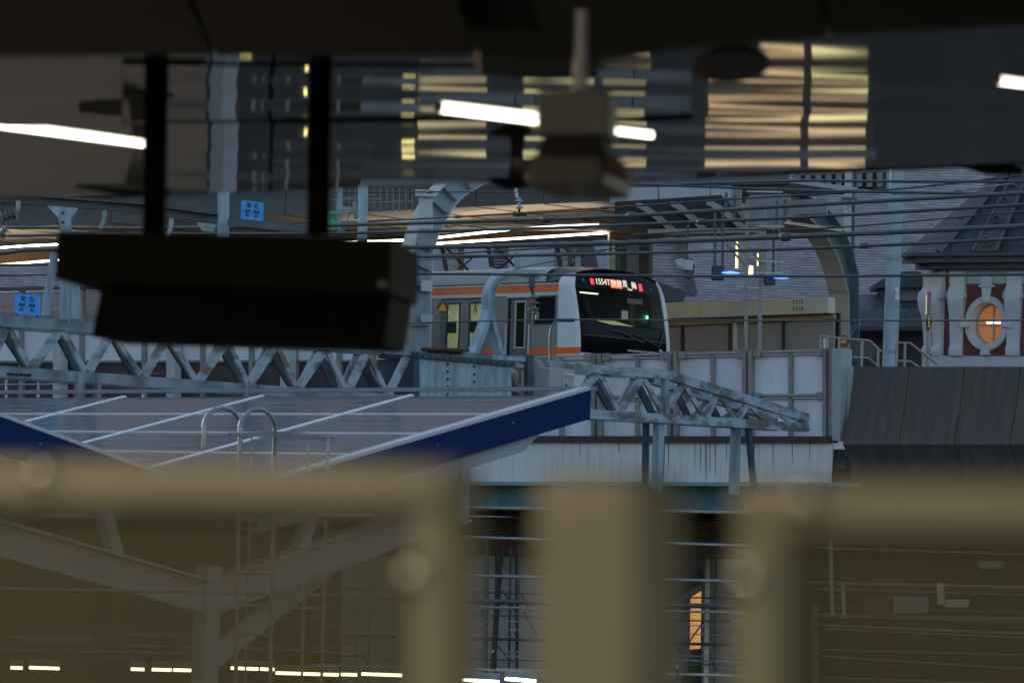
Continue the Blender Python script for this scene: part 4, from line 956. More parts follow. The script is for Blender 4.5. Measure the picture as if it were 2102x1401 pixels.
def marker(label, c, r, Y, up=True):
    p = P(c[0], c[1], Y); t = thing('round_marker', label, 'sign', p)
    n_ = -(Vv * .55 + Uv * -.0 + V((0, .84, 0))).normalized(); a = n_.cross(Z).normalized()
    mb = MB(); mb.prism([p + a * r * math.cos(k * math.pi / 12) + Z * r * math.sin(k * math.pi / 12) for k in range(24)], -n_ * .02); mb.build('disc', mat('maroon_disc', (.10, .03, .03), .5), t)
    mb = MB()
    if up: mb.prism([p + n_ * .004 - a * r * .82 - Z * r * .55, p + n_ * .004 + a * r * .82 - Z * r * .55, p + n_ * .004 + Z * r * .88], n_ * .006)
    else: mb.prism([p + n_ * .004 + (a * math.cos(k * math.pi / 8) * (.42 if k < 9 else .55) + Z * (math.sin(k * math.pi / 8) * .45 + .05)) * r for k in range(16)], n_ * .006)
    mb.build('symbol', mat('amber_symbol', (.75, .27, .01), .5) if up else bpy.data.materials['amber_symbol'], t)
    mb = MB(); mb.bar(p - n_ * .03, p - n_ * .25, .05, .05); mb.build('bracket', M['rust'], t)
marker('round maroon marker with an amber triangle in front of the train door', (909, 631), .115, 65.5)
marker('round maroon marker with a small amber shape by the stair railing', (1732, 700), .115, 66, False)

# ------------------------------------------------------------------ the far platform: canopy, lit ceiling, wall
HC = P(1000, 425, 70.5).z
def cz(x, y, dz=0): return hitz(x, y, HC + dz)
fc = thing('station_canopy', 'far platform canopy with tan panelled ceiling, grey fascia and lit tubes behind the train', 'platform canopy', cz(1000, 430) - Z * 5)
E0, E1 = cz(-300, 481), cz(1262, 412)
mb = MB(); mb.prism([E0, E1, E1 + Vv * 7.5, E0 + Vv * 7.5], Z * .06); mb.build('ceiling', M['tan_ceiling'], fc)
L_ = (E1 - E0).length; dE = (E1 - E0) / L_
mb = MB()
for k in range(1, 13): mb.bar(E0 + dE * (L_ * k / 13) - Z * .008, E0 + dE * (L_ * k / 13) + Vv * 7.5 + Uv * -.4 - Z * .008, .03, .012)
for k in (1.6, 3.4, 5.2): mb.bar(E0 + Vv * k - Z * .008, E1 + Vv * k - Z * .008, .03, .012)
mb.build('ceiling_joints', M['dark_trim'], fc)
fcol = M['grey_fascia']
NF = 13
for k in range(NF):
    a, b = E0 + dE * (L_ * k / NF + .012), E0 + dE * (L_ * (k + 1) / NF - .012)
    mb = MB(); mb.prism([a - Vv * .02, b - Vv * .02, b - Vv * .02 + Z * .62, a - Vv * .02 + Z * .62], -Vv * .04); mb.build('fascia_panel', fcol, fc)
mb = MB(); mb.bar(E0 - Vv * .1 + Z * .72, E1 - Vv * .1 + Z * .72, .3, .16); mb.build('gutter', mat('pale_gutter', (.34, .36, .39), .5), fc)
mb = MB(); mb.prism([E0 + Z * .85, E1 + Z * .85, E1 + Vv * 8 + Z * .9, E0 + Vv * 8 + Z * .9], Z * .1); mb.build('roof_sheet', M['lgrey'], fc)
# light strips (parts of the canopy)
def strip(pts, dz, r, nm, m_):
    a, b = [cz(x, y, dz) for x, y in pts]; mb = MB(); mb.tube([a, b], r, 8); return mb.build(nm, m_, fc)
for x0, y0, x1, y1 in ((700, 497, 855, 492), (868, 491, 1066, 469), (1068, 468.8, 1143, 464.8), (1145, 464.6, 1228, 461.5), (-200, 527, -20, 511), (-16, 509.5, 48, 504.8), (50, 504.6, 118, 501.4)):
    strip(((x0, y0), (x1, y1)), -.4, .021, 'light_tube', M['tube_far'])
lb0, lb1 = P(-60, 546, 82), P(130, 531, 80)
def beam_lit(a0, a1, h, par):
    mb = MB(); mb.bar(a0 + Z * h / 2, a1 + Z * h / 2, .25, h); mb.build('edge_beam', M['brown'], par)
    mb = MB(); mb.bar(a0 - Z * .03 - Vv * .08, a1 - Z * .03 - Vv * .08, .05, .03); mb.build('light_strip', M['tube_far'], par)
    mb = MB(); mb.bar(a0 + Z * (h + .03) - Vv * .05, a1 + Z * (h + .03) - Vv * .05, .12, .06); mb.build('beam_trim', M['cream'], par)
beam_lit(P(850, 501, 77), P(1250, 476, 75.5), .17, fc)
beam_lit(P(-80, 549, 84), P(180, 527, 82), .26, fc)
mb = MB(); 
for k in range(4): mb.lathe(P(986 + k * 9, 487 - k * .6, 76.3), -Vv, [(0, .025), (.03, .025)], 8)
for k in range(4): mb.lathe(P(925 + k * 11, 481 - k * .7, 76.6), -Vv, [(0, .025), (.03, .025)], 8)
mb.build('fixing', M['dark_trim'], fc)
def upright(x, y0, y1, w, Y, m_, par, nm='column'):
    mb = MB(); mb.tube([P(x, y0, Y), P(x, y1, Y)], w / 2 / F * Y, 14); return mb.build(nm, m_, par)
upright(1252, 425, 790, 9, 75.5, M['cream'], fc)
upright(1275, 455, 790, 26, 77.5, M['dgrey'], fc, 'rear_column')
mb = MB(); mb.prism(poly([(1272, 440), (1312, 440), (1310, 790), (1268, 790)], 79), V((.2, .25, 0))); mb.build('rear_pier', M['lgrey'], fc)
mb = MB(); mb.prism(poly([(1312, 470), (1332, 470), (1330, 790), (1310, 790)], 78.5), V((.1, .25, 0))); mb.build('rear_column', M['dgrey'], fc)
# open framed end of the canopy: fascia sheets, curved brackets and boxes
oc = thing('canopy_end_frame', 'open canopy end with grey fascia sheets and dark curved brackets above the train front', 'canopy frame', cz(1400, 430))
for x0, x1, m_ in ((1252, 1350, 'lgrey'), (1353, 1457, 'lgrey'), (1459, 1500, 'lgrey')):
    mb = MB(); mb.prism(poly([(x0, 386 - .02 * (x0 - 1252)), (x1, 386 - .02 * (x1 - 1252)), (x1, 416 - .045 * (x1 - 1252)), (x0, 418 - .03 * (x0 - 1252))], 68), V((.05, .1, 0))); mb.build('fascia_sheet', M[m_], oc)
mb = MB(); mb.prism(poly([(1240, 340), (1620, 330), (1620, 376), (1240, 386)], 68.3), V((.05, .5, 0))); mb.build('roof_edge', M['grey_fascia'], oc)
mb = MB(); mb.prism(poly([(1262, 414), (1480, 400), (1545, 474), (1330, 478), (1262, 455)], 67.9), V((.05, .2, 0))); mb.build('under_shadow_panel', M['black'], oc)  # black sheet stands in for the deep shade below the fascia
mb = MB(); mb.bar(P(1330, 476, 67.6), P(1560, 472, 67.7), .10, .10); mb.build('cross_beam', M['bar_frame'], oc)
for x0, x1 in ((1305, 1382), (1377, 1447), (1450, 1532)):
    pts = [P(lerp(x0, x1, t), lerp(417 - .03 * (x0 - 1300), 475, t ** 1.25), 67.5 + .2 * t) for t in [k / 8 for k in range(9)]]
    mb = MB(); rows = [[p, p + Vv * .16 + Z * .02, p + Vv * .16 - Z * .07, p - Z * .07] for p in pts]; mb.loft(rows, True); mb.build('curved_bracket', M['bar_frame'], oc)
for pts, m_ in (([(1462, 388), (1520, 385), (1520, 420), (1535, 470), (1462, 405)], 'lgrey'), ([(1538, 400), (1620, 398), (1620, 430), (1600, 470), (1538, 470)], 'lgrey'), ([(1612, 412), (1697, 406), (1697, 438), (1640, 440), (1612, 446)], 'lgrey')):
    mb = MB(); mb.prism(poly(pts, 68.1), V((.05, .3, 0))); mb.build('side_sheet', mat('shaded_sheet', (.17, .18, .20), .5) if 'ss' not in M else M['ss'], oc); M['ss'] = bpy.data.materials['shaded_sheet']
# signal and catenary equipment hanging there
eq = thing('signal_rack', 'steel ladder rack with hung signal boxes and small blue lamps right of the train', 'signal rack', P(1545, 720, 66))
st = M['galv']
for x, y0, y1, w in ((1534, 405, 722, 7), (1562, 455, 722, 8), (1571, 430, 580, 5), (1554, 440, 575, 4), (1600, 470, 575, 4)):
    mb = MB(); mb.bar(P(x, y0, 66), P(x - 3, y1, 66), w / F * 66, w / F * 66); mb.build('upright', M['bar_frame'], eq)
for x0, x1, y in ((1533, 1606, 393), (1555, 1610, 464), (1555, 1610, 536), (1552, 1608, 560), (1532, 1560, 590)):
    mb = MB(); mb.bar(P(x0, y, 65.9), P(x1, y + 1, 65.9), .04, .03); mb.build('crossbar', st, eq)
for x, y0, y1, w in ((1468, 430, 562, 6), (1484, 430, 565, 6), (1491, 395, 425, 6), (1508, 400, 450, 6), (1570, 470, 570, 5), (1588, 470, 570, 5), (1595, 412, 460, 5), (1612, 410, 455, 6)):
    mb = MB(); mb.bar(P(x, y0, 66.4), P(x - 1, y1, 66.4), w / F * 66, w / F * 66); mb.build('hanger', M['steel_dark'], eq)
for x0, x1, y0, y1 in ((1461, 1486, 545, 574), (1570, 1592, 566, 584)):
    mb = MB(); mb.prism(poly([(x0, y0), (x1, y0), (x1, y1), (x0, y1)], 65.8), V((0, .2, 0))); mb.build('signal_box', mat('blue_box', (.012, .018, .06), .5) if 'bb' not in M else M['bb'], eq, bevel=.02); M['bb'] = bpy.data.materials['blue_box']
bglow = glow('blue_lamp_glow', (.05, .16, 1), 2.2)
for x0, x1, y in ((1482, 1518, 559.5), (1588, 1618, 569.5)):
    mb = MB(); mb.tube([P(x0, y, 65.6), P((x0 + x1) / 2, y - .4, 65.6), P(x1, y + .6, 65.6)], [.012, .028, .010], 8); mb.build('blue_lamp', bglow, eq)
yg = glow('amber_lit_panel', (1, .78, .3), 1.3)
for pts in ([(1511, 496), (1515, 496), (1515, 550), (1510, 550)], [(1538, 545), (1546, 545), (1546, 562), (1537, 563)], [(1554, 520), (1557, 520), (1557, 545), (1553, 545)]):
    mb = MB(); mb.prism(poly(pts, 67), V((0, .06, 0))); mb.build('lit_panel', yg, eq)
mb = MB(); mb.prism(poly([(1506, 550), (1521, 550), (1521, 555), (1506, 555)], 66.6), V((0, .2, 0))); mb.build('lamp_base', M['cream'], eq)
for k in range(3):
    mb = MB(); mb.bar(P(1490 + k * 18, 500 - k * 4, 66.8), P(1530 + k * 18, 545, 66.8), .04, .04); mb.build('diagonal', M['bar_frame'], eq)
sc_ = thing('trackside_camera', 'pale grey camera box on a vertical pole against the slate roof, right of the train', 'camera', P(1408, 545, 66))
mb = MB(); mb.bar(P(1413, 455, 66), P(1409, 530, 66), .05, .05); mb.bar(P(1409, 530, 66), P(1409, 572, 66), .035, .035); mb.build('pole', M['dgrey'], sc_)
mb = MB(); mb.prism(poly([(1390, 531), (1424, 534), (1423, 556), (1390, 552)], 65.8), V((0, .22, 0))); mb.build('case', mat('camera_grey', (.40, .41, .42), .5), sc_, bevel=.02)
mb = MB(); mb.prism(poly([(1384, 534), (1402, 529), (1402, 548), (1392, 548)], 65.75), V((0, .1, 0))); mb.build('hood', bpy.data.materials['camera_grey'], sc_, bevel=.01)
mb = MB(); mb.tube([P(1418, 530, 65.9), P(1425, 545, 65.9), P(1422, 562, 65.9), P(1412, 573, 65.9)], .015, 6); mb.build('cable_loop', M['black'], sc_)
# pair of pale posts and mast lattice behind the train roof
# platform wall to the right of the train
pw = thing('platform_wall', 'platform side wall with a cream beam above grey-tan panels, right of the train', 'wall', P(1550, 720, 74))
WP = P(1550, 640, 74)
def wp(x, y): return hit(x, y, WP, Vv)
def wprism(pts, d0, d1): 
    mb = MB(); mb.prism([wp(x, y) - Vv * d0 for x, y in pts], -Vv * (d1 - d0)); return mb
by = lambda x: 624 + (612 - 624) * (x - 1375) / 340
wprism([(1330, by(1330)), (1720, by(1720)), (1720, by(1720) + 32), (1330, by(1330) + 32)], .1, .35).build('beam', M['cream'], pw)
wprism([(1648, 616), (1673, 615), (1673, 640), (1648, 641)], .35, .37).build('splice_plate', M['cream'], pw)
mb = MB()
for cx_ in (1652, 1658, 1664, 1669):
    for cy_ in (619, 624, 633, 637): mb.lathe(wp(cx_, cy_) - Vv * .37, -Vv, [(0, .018), (.02, .012)], 6)
mb.build('splice_bolt', M['dark_trim'], pw)
wprism([(1330, by(1330) + 37), (1720, by(1720) + 34), (1720, by(1720) + 43), (1330, by(1330) + 46)], .05, .15).build('timber_rail', mat('timber_rail', (.36, .24, .11), .6), pw)
px_ = [1330, 1402, 1507, 1613, 1716]
pnm = mat('tan_wall_panel', (.30, .26, .25), .6, var=.12)
for a, b in zip(px_, px_[1:]):
    wprism([(a + 1.5, by(a) + 46), (b - 1.5, by(b) + 43), (b - 1.5, 850), (a + 1.5, 850)], .0, .05).build('wall_panel', pnm, pw)
wprism([(1330, by(1330) + 32), (1720, by(1720) + 30), (1720, 860), (1330, 860)], -.1, -.05).build('backing', M['dark_trim'], pw)
for x, w, m_ in ((1507, 5, M['dark_trim']), (1513, 5, M['cream']), (1406, 2, M['dark_trim']), (1613, 1.5, M['dark_trim'])):
    wprism([(x - w, by(x) + 36), (x + w, by(x) + 36), (x + w, 850), (x - w, 850)], .06, .12).build('post', m_, pw)
sl2 = thing('wall_spotlight', 'tiny lit lamp on the tan platform wall panels', 'lamp', wp(1611, 657))
mb = MB(); mb.lathe(wp(1611, 657) - Vv * .08, -Vv, [(0, .02), (.05, .03)], 8); mb.build('glow', glow('spot_glow', (1, .9, .6), 4), sl2)

# pale blocks and masts seen between the train roof and the canopy
bh = thing('pale_building', 'pale grey building blocks with slatted dark gaps seen above the train roof', 'building', P(1000, 560, 88))
for x0, x1, y0, m_ in ((880, 905, 470, 'lgrey'), (905, 935, 480, 'lgrey'), (952, 1012, 470, 'pblk'), (1040, 1138, 460, 'pblk'), (1060, 1075, 455, 'lgrey'), (1140, 1165, 470, 'lgrey'), (1205, 1250, 450, 'lgrey')):
    M['pblk'] = M.get('pblk') or mat('pale_block', (.46, .48, .53), .6, var=.1)
    mb = MB(); mb.prism(poly([(x0, y0), (x1, y0), (x1, 640), (x0, 640)], 88 if m_ == 'pblk' else 88.6), V((0, .6, 0))); mb.build('wall', M[m_], bh)
M['slats'] = mat('slat_wall', (.20, .18, .20), .7)
for x0, x1 in ((893, 933), (1008, 1040), (1136, 1160)):
    mb = MB()
    for k in range(16):
        mb.prism(poly([(x0, 480 + k * 6), (x1, 480 + k * 6), (x1, 483.5 + k * 6), (x0, 483.5 + k * 6)], 89.5), V((0, .2, 0)))
    mb.build('slat_wall', M['slats'], bh)
mb = MB(); mb.prism(poly([(1170, 470), (1212, 470), (1228, 548), (1190, 560), (1165, 548)], 87), V((0, .4, 0))); mb.build('gable', mat('dark_gable', (.085, .07, .08), .7), bh)
for x, w, y0 in ((947, 13, 480), (1040, 9, 470), (1181, 11, 470)):
    nm = {947: 'blue-grey mast standing behind the train roof left of the pale blocks', 1040: 'slim mast behind the train roof with crossed stays', 1181: 'blue-grey mast behind the train roof nearest its black front'}[x]
    mt_ = thing('line_mast', nm, 'mast', P(x, 640, 80))
    mb = MB(); mb.bar(P(x, y0, 80), P(x - 3, 660, 80), w / F * 80, w / F * 80); mb.build('shaft', M['girder'], mt_)
    mb = MB(); mb.bar(P(x - 30, y0 + 30, 79.8), P(x + 22, y0 + 82, 79.8), .06, .06); mb.bar(P(x + 22, y0 + 50, 79.7), P(x - 20, y0 + 85, 79.7), .04, .04); mb.build('stay', M['dark_trim'], mt_)
    mb = MB(); mb.bar(P(x - 44, y0 + 4, 79.7), P(x - 30, y0 + 78, 79.7), .11, .05); mb.build('cable_tray', M['dgrey'], mt_)

# ------------------------------------------------------------------ brick station building with slate roof and turret
sb = thing('brick_station', 'old brick station building with a great slate roof and a domed corner turret', 'building', P(1900, 1000, 100))
def slatemat(name, c1, c2, bw, bh):
    Mx = brickmat(name, c1, c2, c2, bw, bh, .004, .6, .2, spec=.5); n = Mx.node_tree.nodes; L = Mx.node_tree.links; b = n['Principled BSDF']
    tc = n.new('ShaderNodeTexCoord'); sx = n.new('ShaderNodeSeparateXYZ'); L.new(tc.outputs['UV'], sx.inputs[0])
    wn = n.new('ShaderNodeTexNoise'); wn.inputs['Scale'].default_value = 6; L.new(tc.outputs['UV'], wn.inputs[0])
    ad = n.new('ShaderNodeMath'); ad.operation = 'MULTIPLY_ADD'; ad.inputs[1].default_value = .035; L.new(wn.outputs[0], ad.inputs[0]); L.new(sx.outputs[1], ad.inputs[2])
    dv = n.new('ShaderNodeMath'); dv.operation = 'DIVIDE'; dv.inputs[1].default_value = bh; L.new(ad.outputs[0], dv.inputs[0])
    fr = n.new('ShaderNodeMath'); fr.operation = 'FRACT'; L.new(dv.outputs[0], fr.inputs[0])
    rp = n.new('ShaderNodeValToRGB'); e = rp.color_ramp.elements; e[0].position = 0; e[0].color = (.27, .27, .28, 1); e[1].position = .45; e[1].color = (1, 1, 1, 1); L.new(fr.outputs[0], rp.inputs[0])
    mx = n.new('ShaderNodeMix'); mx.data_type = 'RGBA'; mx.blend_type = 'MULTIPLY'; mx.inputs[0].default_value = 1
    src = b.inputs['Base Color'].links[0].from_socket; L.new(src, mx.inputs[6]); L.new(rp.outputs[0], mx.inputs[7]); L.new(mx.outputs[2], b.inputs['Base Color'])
    return Mx
M['slate'] = slatemat('slate_courses', (.46, .395, .42), (.31, .265, .29), .26, .088)
def up_sheet(pts, Y0, slope, name, m_, ua=True):
    # pts px; slope: metres back per metre up, measured from the lowest point
    base = P(1700, 760, Y0); n = (V((0, -1, slope * 0 + 0)) + Z * slope).normalized()
    w = [hit(x, y, base, n) for x, y in pts]
    right = V((1, 0, 0)); upv = n.cross(right) * -1
    if upv.z < 0: upv = -upv
    mb = MB(); mb.prism(w, -n * .3); return mb.build(name, m_, sb, uvaxes=(base, right, upv), smooth=False), n, base
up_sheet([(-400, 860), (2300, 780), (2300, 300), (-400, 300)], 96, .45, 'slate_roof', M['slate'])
up_sheet([(1380, 668), (1800, 690), (1800, 672), (1380, 648)], 95.7, .2, 'roof_eave', M['dgrey'])
# lower mansard block left of it with eave over the train
mb = MB(); mb.prism(poly([(1300, 560), (1412, 600), (1400, 622), (1290, 606)], 92), V((0, 1.2, 0))); mb.build('lower_eave', M['dgrey'], sb)
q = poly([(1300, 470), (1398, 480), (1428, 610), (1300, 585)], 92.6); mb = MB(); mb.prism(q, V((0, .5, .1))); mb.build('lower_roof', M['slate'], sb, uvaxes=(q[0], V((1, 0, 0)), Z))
mb = MB(); mb.bar(P(1393, 476, 92.3), P(1424, 606, 92.3), .22, .16); mb.build('hip_flashing', mat('lead_flashing', (.10, .093, .105), .6), sb)
mb = MB(); mb.prism(poly([(1765, 668), (1910, 668), (1910, 780), (1765, 780)], 92.5), V((0, .5, 0))); mb.build('lower_wall', mat('dark_purple_wall', (.06, .05, .065), .7, var=.3), sb)
mb = MB(); mb.prism(poly([(1630, 360), (1820, 352), (1820, 392), (1630, 402)], 94), V((0, .3, 0)))
mb.build('upper_fascia', bpy.data.materials['dark_purple_wall'], sb)
mb = MB()
for k in range(9): mb.prism(poly([(1632 + k * 21, 340), (1644 + k * 21, 340), (1644 + k * 21, 382), (1632 + k * 21, 384)], 93.6), V((0, .25, 0)))
mb.build('louvre', M['ss'], sb)
# dormer
lead = bpy.data.materials['lead_flashing']
dm = mb = MB(); mb.prism(poly([(1800, 580), (1822, 567), (1850, 558), (1880, 556), (1908, 564), (1925, 575), (1925, 590), (1800, 590)], 91.5), V((0, 1.8, 0))); dmo = mb.build('dormer', M['dgrey'], sb)
mb = MB(); mb.prism(poly([(1812, 590), (1915, 590), (1915, 628), (1812, 628)], 91.8), V((0, 1.4, 0))); mb.build('wall', M['dgrey'], dmo)
mb = MB(); mb.prism(poly([(1845, 584), (1872, 573), (1888, 582), (1888, 617), (1845, 617)], 91.7), V((0, .1, 0))); mb.build('louvre', mat('louvre_tan', (.20, .17, .15), .7), dmo)
mb = MB(); mb.prism(poly([(1796, 622), (1925, 620), (1925, 636), (1796, 636)], 91.4), V((0, 1.2, 0))); mb.build('sill', M['dgrey'], dmo)
q = poly([(1768, 636), (1925, 636), (1925, 671), (1768, 671)], 91.3); mb = MB(); mb.prism(q, V((0, 1.2, .5))); mb.build('lower_slates', mat('blue_slates', (.12, .14, .165), .5, var=.4, scale=9) , sb)
mb = MB(); mb.prism(poly([(1765, 669), (1925, 669), (1925, 678), (1765, 678)], 91.1), V((0, 1.2, 0))); mb.build('eave', M['dgrey'], sb)

# turret: octagonal, one face towards the viewer, centre just outside the frame
TY = 86.0
TC = P(2034, 700, TY)                 # middle of the front face at window height
tx = V((math.cos(rad(25)), -math.sin(rad(25)), 0)); tn = V((tx.y, -tx.x, 0))    # face normal towards the viewer
S_ = TY / F                            # metres per pixel there
def tp(x, y, d=0.0): return hit(x, y, TC, tn) + tn * d
M['brick'] = brickmat('red_brick', (.21, .035, .035), (.17, .028, .03), (.20, .12, .115), .22, .070, .007, .7, .5)
tw = 1937; 
zb0, zt0 = tp(2034, 745).z, tp(2034, 545).z
def face_pts(x0, x1): return tp(x0, 640), tp(x1, 640)
# front brick wall with a round opening
a, b = tp(1943, 640), tp(2150, 640)
WC = tp(2027, 664); WRX, WRY = 42 * S_, 50 * S_
def brick_wall_with_hole():
    mb = MB(); n = 32
    ring = [WC + tx * WRX * math.cos(2 * math.pi * k / n) + Z * WRY * math.sin(2 * math.pi * k / n) for k in range(n)]
    bx0, bx1 = (a - WC).dot(tx), (b - WC).dot(tx)
    outer = []
    for k in range(n):
        c, s_ = math.cos(2 * math.pi * k / n), math.sin(2 * math.pi * k / n)
        tt = min((bx1 if c > 0 else -bx0) / abs(c) if abs(c) > 1e-6 else 1e9, ((zt0 - WC.z) if s_ > 0 else (WC.z - zb0)) / abs(s_) if abs(s_) > 1e-6 else 1e9)
        outer.append(WC + tx * c * tt + Z * s_ * tt)
    # corner pieces
    mb.add(ring + outer, [(k, n + k, n + (k + 1) % n, (k + 1) % n) for k in range(n)])
    for cx_, cz_ in ((bx1, zt0), (bx0, zt0), (bx0, zb0), (bx1, zb0)):
        cpt_ = V(WC + tx * cx_); cpt_.z = cz_
        best = None
        for k in range(n):
            p, q_ = outer[k], outer[(k + 1) % n]
            onx = lambda r: abs((r - WC).dot(tx) - cx_) < 1e-4
            onz = lambda r: abs(r.z - cz_) < 1e-4
            if (onx(p) and onz(q_)) or (onz(p) and onx(q_)): best = (p, q_)
        if best: mb.add([best[0], cpt_, best[1]], [(0, 1, 2)])
    return mb
tu = brick_wall_with_hole().build('turret_wall', M['brick'], sb, uvaxes=(WC, tx, Z), smooth=False, recalc=False)
# side face going back to the left
sd_ = (Vv * -1).normalized(); sdir = (tn * -1 * .6 + tx * -.8).normalized() 
mb = MB(); e = sdir * .8; p0 = V(a); mb.prism([V((p0.x, p0.y, zb0)), V((p0.x, p0.y, zb0)) + e, V((p0.x, p0.y, zt0)) + e, V((p0.x, p0.y, zt0))], tx * .3 - tn * .3); mb.build('turret_side_wall', M['brick'], sb, uvaxes=(p0, sdir, Z), smooth=False)
# granite band, plinth, cornice
def band(y0, y1, x0, d, name, m_, back=.8):
    L0, R0_ = tp(x0, (y0 + y1) / 2, d), tp(2180, (y0 + y1) / 2, d)
    zt_, zb_ = tp(2034, y0).z, tp(2034, y1).z
    mb = MB(); foot = [L0, R0_, R0_ - tn * (back + d), L0 + sdir * back]
    mb.prism([V((q_.x, q_.y, zb_)) for q_ in foot], Z * (zt_ - zb_)); return mb.build(name, m_, sb)
band(731, 756, 1932, .10, 'turret_plinth', M['granite'])
band(756, 900, 1932, .08, 'turret_base', M['granite'])
band(552, 582, 1950, .02, 'turret_frieze', M['granite'])
band(540, 553, 1925, .35, 'turret_soffit', M['dgrey'])
band(528, 541, 1902, .52, 'turret_cornice', lead)
band(522, 529, 1890, .66, 'turret_cornice', M['dgrey'])
# scroll brackets (pilasters)
def pil(xc, label=None, face=None, org=None, wpx=31):
    prof = [(552, 0, 40), (560, .14, 40), (563, .12, 38), (570, .10, 33), (586, .10, 33), (592, .13, 36), (600, .23, 36), (612, .26, 35), (625, .24, 33), (645, .15, 31), (670, .09, 30), (700, .06, 28), (708, .06, 28), (714, .11, 29), (724, .12, 29), (731, .10, 28)]
    mb = MB(); rows = []
    for y, d, w in prof:
        c = (tp(xc + (y - 640) * -.03, y) if org is None else org + Z * (tp(2034, y).z - org.z))
        ax = tx if face is None else face
        nn = tn if face is None else V((ax.y, -ax.x, 0))
        if nn.dot(V((0, -1, 0))) < -.2: nn = -nn
        hw = w / 2 * S_ * .96
        rows.append([c - ax * hw + nn * .0, c - ax * hw + nn * (d + .06), c + ax * hw + nn * (d + .06), c + ax * hw])
    mb.loft(rows, True); n = len(rows); mb.f += [(0, 1, 2, 3), (4 * n - 4, 4 * n - 3, 4 * n - 2, 4 * n - 1)]
    o = mb.build('scroll_pilaster', M['granite'], sb, bevel=.012)
    for sg in (-1, 1):
        c = (tp(xc, 608) if org is None else org + Z * (tp(2034, 608).z - org.z)); ax = tx if face is None else face; nn = tn if face is None else V((ax.y, -ax.x, 0))
        if nn.dot(V((0, -1, 0))) < -.2: nn = -nn
        mb = MB(); mb.lathe(c + nn * .17 + ax * sg * 18 * S_, ax * sg, [(0, .1), (.025, .1), (.026, .055), (.045, .05)], 18); mb.build('volute', M['granite'], o)
pil(1967); pil(2083); pil(2205)
pil(0, face=-sdir, org=V(p0) + sdir * .25)
pil(0, face=-sdir, org=V(p0) + sdir * .65)
# oval window: granite ring with four keystones, deep reveal, lit amber pane and cross bars
def oval(rx, ry, d, n=48): return [WC + tx * rx * math.cos(2 * math.pi * k / n) + Z * ry * math.sin(2 * math.pi * k / n) + tn * d for k in range(n)]
mb = MB(); 
rx1, ry1, rx0, ry0 = 47 * S_, 57 * S_, 33 * S_, 43 * S_
mb.loft([oval(rx1, ry1, -.02), oval(rx1, ry1, .10), oval(rx1 * .96, ry1 * .97, .13), oval(rx0 * 1.04, ry0 * 1.03, .13), oval(rx0, ry0, .10), oval(rx0 * .97, ry0 * .97, -.45)], True)
ow = mb.build('oval_window', M['granite'], sb)
for ang in (0, 90, 180, 270):
    ca, sa = math.cos(rad(ang)), math.sin(rad(ang)); dirv = tx * ca + Z * sa; side_ = tx * -sa + Z * ca
    r0 = (rx0 if ang % 180 == 0 else ry0) * .98; r1 = (rx1 if ang % 180 == 0 else ry1) + (.10 if ang != 90 else .22)
    w0, w1 = .085, .13
    mb = MB(); mb.prism([WC + dirv * r0 - side_ * w0 + tn * .10, WC + dirv * r0 + side_ * w0 + tn * .10, WC + dirv * r1 + side_ * w1 + tn * .10, WC + dirv * r1 - side_ * w1 + tn * .10], tn * .09)
    if ang == 90:
        t0 = WC + dirv * (r1 + .02)
        mb.box(t0 + tn * .12, tx * .19, tn * .1, Z * .03)
        mb.prism([t0 + tx * x_ + Z * z_ + tn * .08 for x_, z_ in ((-.13, .03), (-.16, .12), (-.14, .2), (0, .31), (.14, .2), (.16, .12), (.13, .03))], tn * .12)
        mb.lathe(t0 + Z * .14 + tn * .2, tn, [(0, .09), (.012, .075), (.013, .05)], 14)
    mb.build('keystone', M['granite'], ow, bevel=.008)
mb = MB(); mb.prism(oval(rx0 * .97, ry0 * .97, -.40), -tn * .02); mb.build('pane', glow('amber_lit_pane', (.75, .23, .03), .17), ow)
mb = MB(); mb.bar(WC + tx * .06 + Z * ry0 * .95 - tn * .36, WC + tx * .06 - Z * ry0 * .95 - tn * .36, .04, .05, up=tn); mb.bar(WC - tx * rx0 * .95 - Z * .02 - tn * .37, WC + tx * rx0 * .95 - Z * .02 - tn * .37, .035, .04, up=Z)
mb.loft([oval(rx0 * .97, ry0 * .97, -.33), oval(rx0 * .88, ry0 * .90, -.33), oval(rx0 * .88, ry0 * .90, -.38)], True)
mb.build('sash', mat('sash_white', (.42, .40, .38), .5), ow)
mb = MB(); mb.bar(WC - tx * .14 + Z * .05 - tn * .385, WC + tx * .30 + Z * .05 - tn * .385, .012, .035, up=Z); mb.build('room_lamp', glow('room_lamp_glow', (1, .9, .65), 3), ow)
# turret roof: steep slated faces with round-studded ribs
M['tslate'] = brickmat('turret_slates', (.06, .068, .085), (.04, .046, .06), (.02, .022, .028), .26, .20, .012, .5, .8)
rb = [tp(1928, 521, .45), tp(2190, 521, .45)]; rtL, rtR = tp(2052, 330, -1.0), tp(2120, 330, -1.0)
q = [tp(1930, 521, .4), tp(2200, 521, .4), tp(2200, 320, -1.0), tp(2062, 320, -1.0)]
mb = MB(); mb.prism(q, -tn * .2); mb.build('turret_roof', M['tslate'], sb, uvaxes=(q[0], tx, (q[3] - q[0] - tx * (q[3] - q[0]).dot(tx)).normalized()))
q = [tp(1932, 521, .4), tp(2064, 320, -1.0), tp(2064, 320, -1.0) + sdir * .7 + tx * .3, tp(1932, 521, .4) + sdir * 1.6]
mb = MB(); mb.prism(q, tx * .2); mb.build('turret_roof', M['tslate'], sb, uvaxes=(q[0], sdir, Z))
for (x0, x1, w) in ((1938, 2064, .30),):
    mb = MB(); mb.bar(tp(x0, 519, .45), tp(x1, 320, -.95), .2, .12, up=tn); mb.build('roof_rib', lead, sb)
